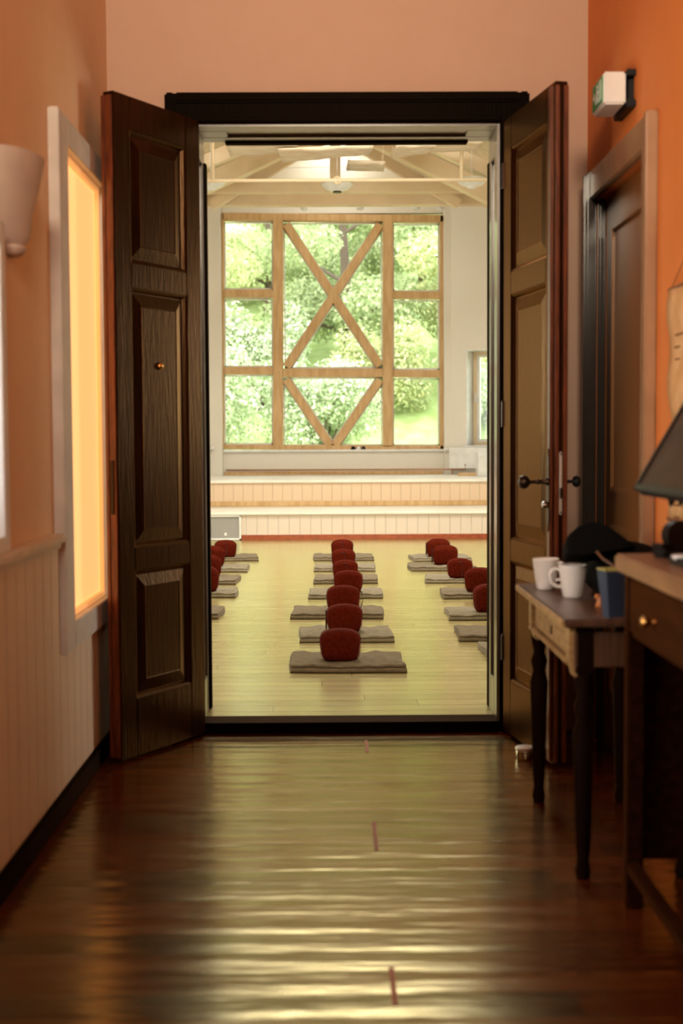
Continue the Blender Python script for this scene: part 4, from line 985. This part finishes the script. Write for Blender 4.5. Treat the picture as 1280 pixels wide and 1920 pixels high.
sconce(XR, -1, 3.50, 2.03, 1.70, 'plaster uplighter on the orange right wall, cut by the frame')
# door stop
p = UZ(984, 1424, 0); ds = tag(empty('door_stop', (p.x + .005, p.y + .02, 0)), 'round polished metal door stop on the floor by the right door leaf', 'door stop')
a = MB(); a.lathe([(0, 0), (.036, 0), (.038, .004), (.038, .030), (.036, .032)], (0, 0, 0), 36); smooth_by_angle(a.obj('body', 'chrome', ds))
a = MB(); a.lathe([(.036, .030), (.039, .032), (.040, .040), (.036, .044), (0, .046)], (0, 0, 0), 36); tag(smooth_by_angle(a.obj('cap', 'steel', ds)), 'pale cap')
# tape marks on the floor
for k, (ya, yb) in enumerate(((1388, 1411), (1541, 1594), (1815, 1885))):
    A = UZ([687, 703, 737][k], ya, 0); B = UZ([687, 703, 737][k], yb, 0); xm = .136 + CR[0][1] * 0
    xm = (A.x + B.x) / 2; a = MB(); a.box(xm - .006, xm + .006, B.y, A.y, 0.0, .0012)
    tag(a.obj('tape_mark', 'tape'), ['faded orange-red tape mark on the corridor floor nearest the threshold', 'faded orange-red tape mark in the middle of the corridor floor', 'faded orange-red tape mark on the corridor floor nearest the camera'][k], 'tape', 'tape marks on the corridor floor')

# ================================================================== OUTSIDE
b = bmesh.new(); nx_, ny_ = 60, 50; g = []
for j in range(ny_ + 1):
    y = 20.2 + j * 1.0; row = []
    for i in range(nx_ + 1):
        x = -30 + i; z = -.3 + max(0, y - 23) * .42 + .25 * math.sin(x * .5) * math.cos(y * .4)
        row.append(b.verts.new((x, y, min(z, 12 + .2 * math.sin(x)))))
    g.append(row)
for j in range(ny_):
    for i in range(nx_): b.faces.new((g[j][i], g[j][i + 1], g[j + 1][i + 1], g[j + 1][i]))
a = MB(); a._add(b); struct(a.obj('ground_bank', 'grass', None, True))
def hz(x, y): return -.3 + max(0, y - 23) * .42 + .25 * math.sin(x * .5) * math.cos(y * .4)
def leaves(centers, radii, n, size, name, m, par, shell=.55):
    n = int(n * 1.7)
    cs = np.array(centers); rs = np.array(radii); vol = rs[:, 0] * rs[:, 1] * rs[:, 2]; pick = rng.choice(len(cs), n, p=vol / vol.sum())
    dirs = rng.normal(size=(n, 3)); dirs /= np.linalg.norm(dirs, axis=1)[:, None]
    rad = shell + (1 - shell) * rng.random(n) ** .6
    n = n; P = cs[pick] + dirs * rs[pick] * rad[:, None]
    nrm = dirs * .5 + rng.normal(size=(n, 3)) * .6 + np.array([0, -.2, .5]); nrm /= np.linalg.norm(nrm, axis=1)[:, None]
    t1_ = np.cross(nrm, rng.normal(size=(n, 3))); t1_ /= np.linalg.norm(t1_, axis=1)[:, None]; t2_ = np.cross(nrm, t1_)
    s_ = (size * (.6 + .8 * rng.random(n)))[:, None]
    V = np.stack([P - t1_ * s_, P - t2_ * s_ * .55 + nrm * s_ * .12, P + t1_ * s_, P + t2_ * s_ * .55 + nrm * s_ * .12], 1).reshape(-1, 3)
    me = bpy.data.meshes.new(name); F = np.arange(n * 4).reshape(n, 4)
    me.from_pydata(V.tolist(), [], F.tolist()); me.materials.append(M[m]); me.update()
    o = bpy.data.objects.new(name, me); COL.objects.link(o); o.parent = par; return o
def tree(x, y, h, r, n, m, label, size=.085):
    z = hz(x, y) - .1; e = tag(empty('tree', (x, y, z)), label, 'tree', 'trees on the bank')
    a = MB(); a.tube([(0, 0, 0), (.05, 0, h * .3), (-.05, .05, h * .6), (0, 0, h * .9)], .1, 10, radii=[.16, .12, .08, .03])
    cs, rs = [], []
    for k in range(15):
        an = k * 2.4; rr = r * (.25 + .6 * random.random()); zz = h * (.08 + .84 * random.random())
        c = (rr * math.cos(an), rr * math.sin(an), zz); cs.append(c); q = r * random.uniform(.30, .5); rs.append((q, q, q * .6))
        if k % 2 == 0: a.tube([(0, 0, max(.3, zz * .7)), (c[0] * .5, c[1] * .5, zz * .85), c], .03, 6, radii=[.05, .035, .015])
    a.obj('trunk', 'bark', e)
    leaves(cs, rs, n, size, 'foliage', m, e, .3)
def shrub(x, y, h, r, n, m, label, size=.042):
    z = hz(x, y) - .05; e = tag(empty('shrub', (x, y, z)), label, 'shrub', 'shrubs on the bank')
    a = MB()
    for k in range(6): a.tube([(0, 0, 0), (r * .3 * math.cos(k), r * .3 * math.sin(k), h * .4), (r * .5 * math.cos(k + .3), r * .5 * math.sin(k + .3), h * .75)], .02, 6, radii=[.03, .02, .01])
    a.obj('stem', 'bark', e)
    cs = [(r * .55 * math.cos(k * 1.9), r * .55 * math.sin(k * 1.9), h * (.35 + .4 * random.random())) for k in range(7)]
    leaves(cs, [(r * .5, r * .5, h * .34)] * 7, n, size, 'foliage', m, e, .2)
spec_ = [(-3.4, 28.5, 6.2, 2.3, 15000, 'leafA', 'bushy mid-green tree seen through the left panes of the big window'),
 (.3, 30.5, 6.4, 2.4, 17000, 'leafB', 'deep green tree seen through the middle of the big window'),
 (3.4, 29.0, 5.6, 2.0, 13000, 'leafA', 'mid-green tree seen through the upper right panes of the big window'),
 (-1.6, 34.5, 6.5, 2.6, 14000, 'leafA', 'mid-green tree further up the bank behind the left and middle panes'),
 (2.4, 35.5, 6.5, 2.6, 14000, 'leafB', 'deep green tree further up the bank behind the right panes'),
 (-6.0, 34, 7.0, 2.6, 9000, 'leafB', 'deep green tree far up the bank at the left edge of the big window'),
 (7.0, 33, 7.0, 2.6, 9000, 'leafA', 'mid-green tree seen beyond the small right window'),
 (.2, 40, 6.5, 3.2, 12000, 'leafB', 'tree at the top of the bank behind the middle of the big window')]
for t_ in spec_: tree(*t_, size=.052 if t_[1] < 32 else .07)
shrub(-2.6, 24.8, 2.6, 1.3, 9000, 'leafC', 'pale leafy shrub behind the lower left pane')
shrub(-.2, 25.6, 1.9, 1.2, 8000, 'leafC', 'pale leafy shrub behind the lower middle brace')
shrub(1.0, 27.8, 1.9, 1.1, 7000, 'leafA', 'green shrub higher on the bank behind the middle panes')
shrub(-1.5, 28.2, 2.2, 1.1, 7000, 'leafC', 'pale shrub higher on the bank at the foot of the deep green tree')
shrub(3.4, 26.8, 1.5, 1.1, 6000, 'leafC', 'pale shrub up the bank behind the right panes')
shrub(3.0, 24.0, .6, .7, 2500, 'leafC', 'low pale shrub on the grass outside the lower right pane')
shrub(1.2, 23.2, .7, .8, 3000, 'leafC', 'low pale shrub just outside the bottom of the right post')
shrub(4.9, 25.6, 2.6, 1.2, 7000, 'leafA', 'green shrub seen through the small right window')
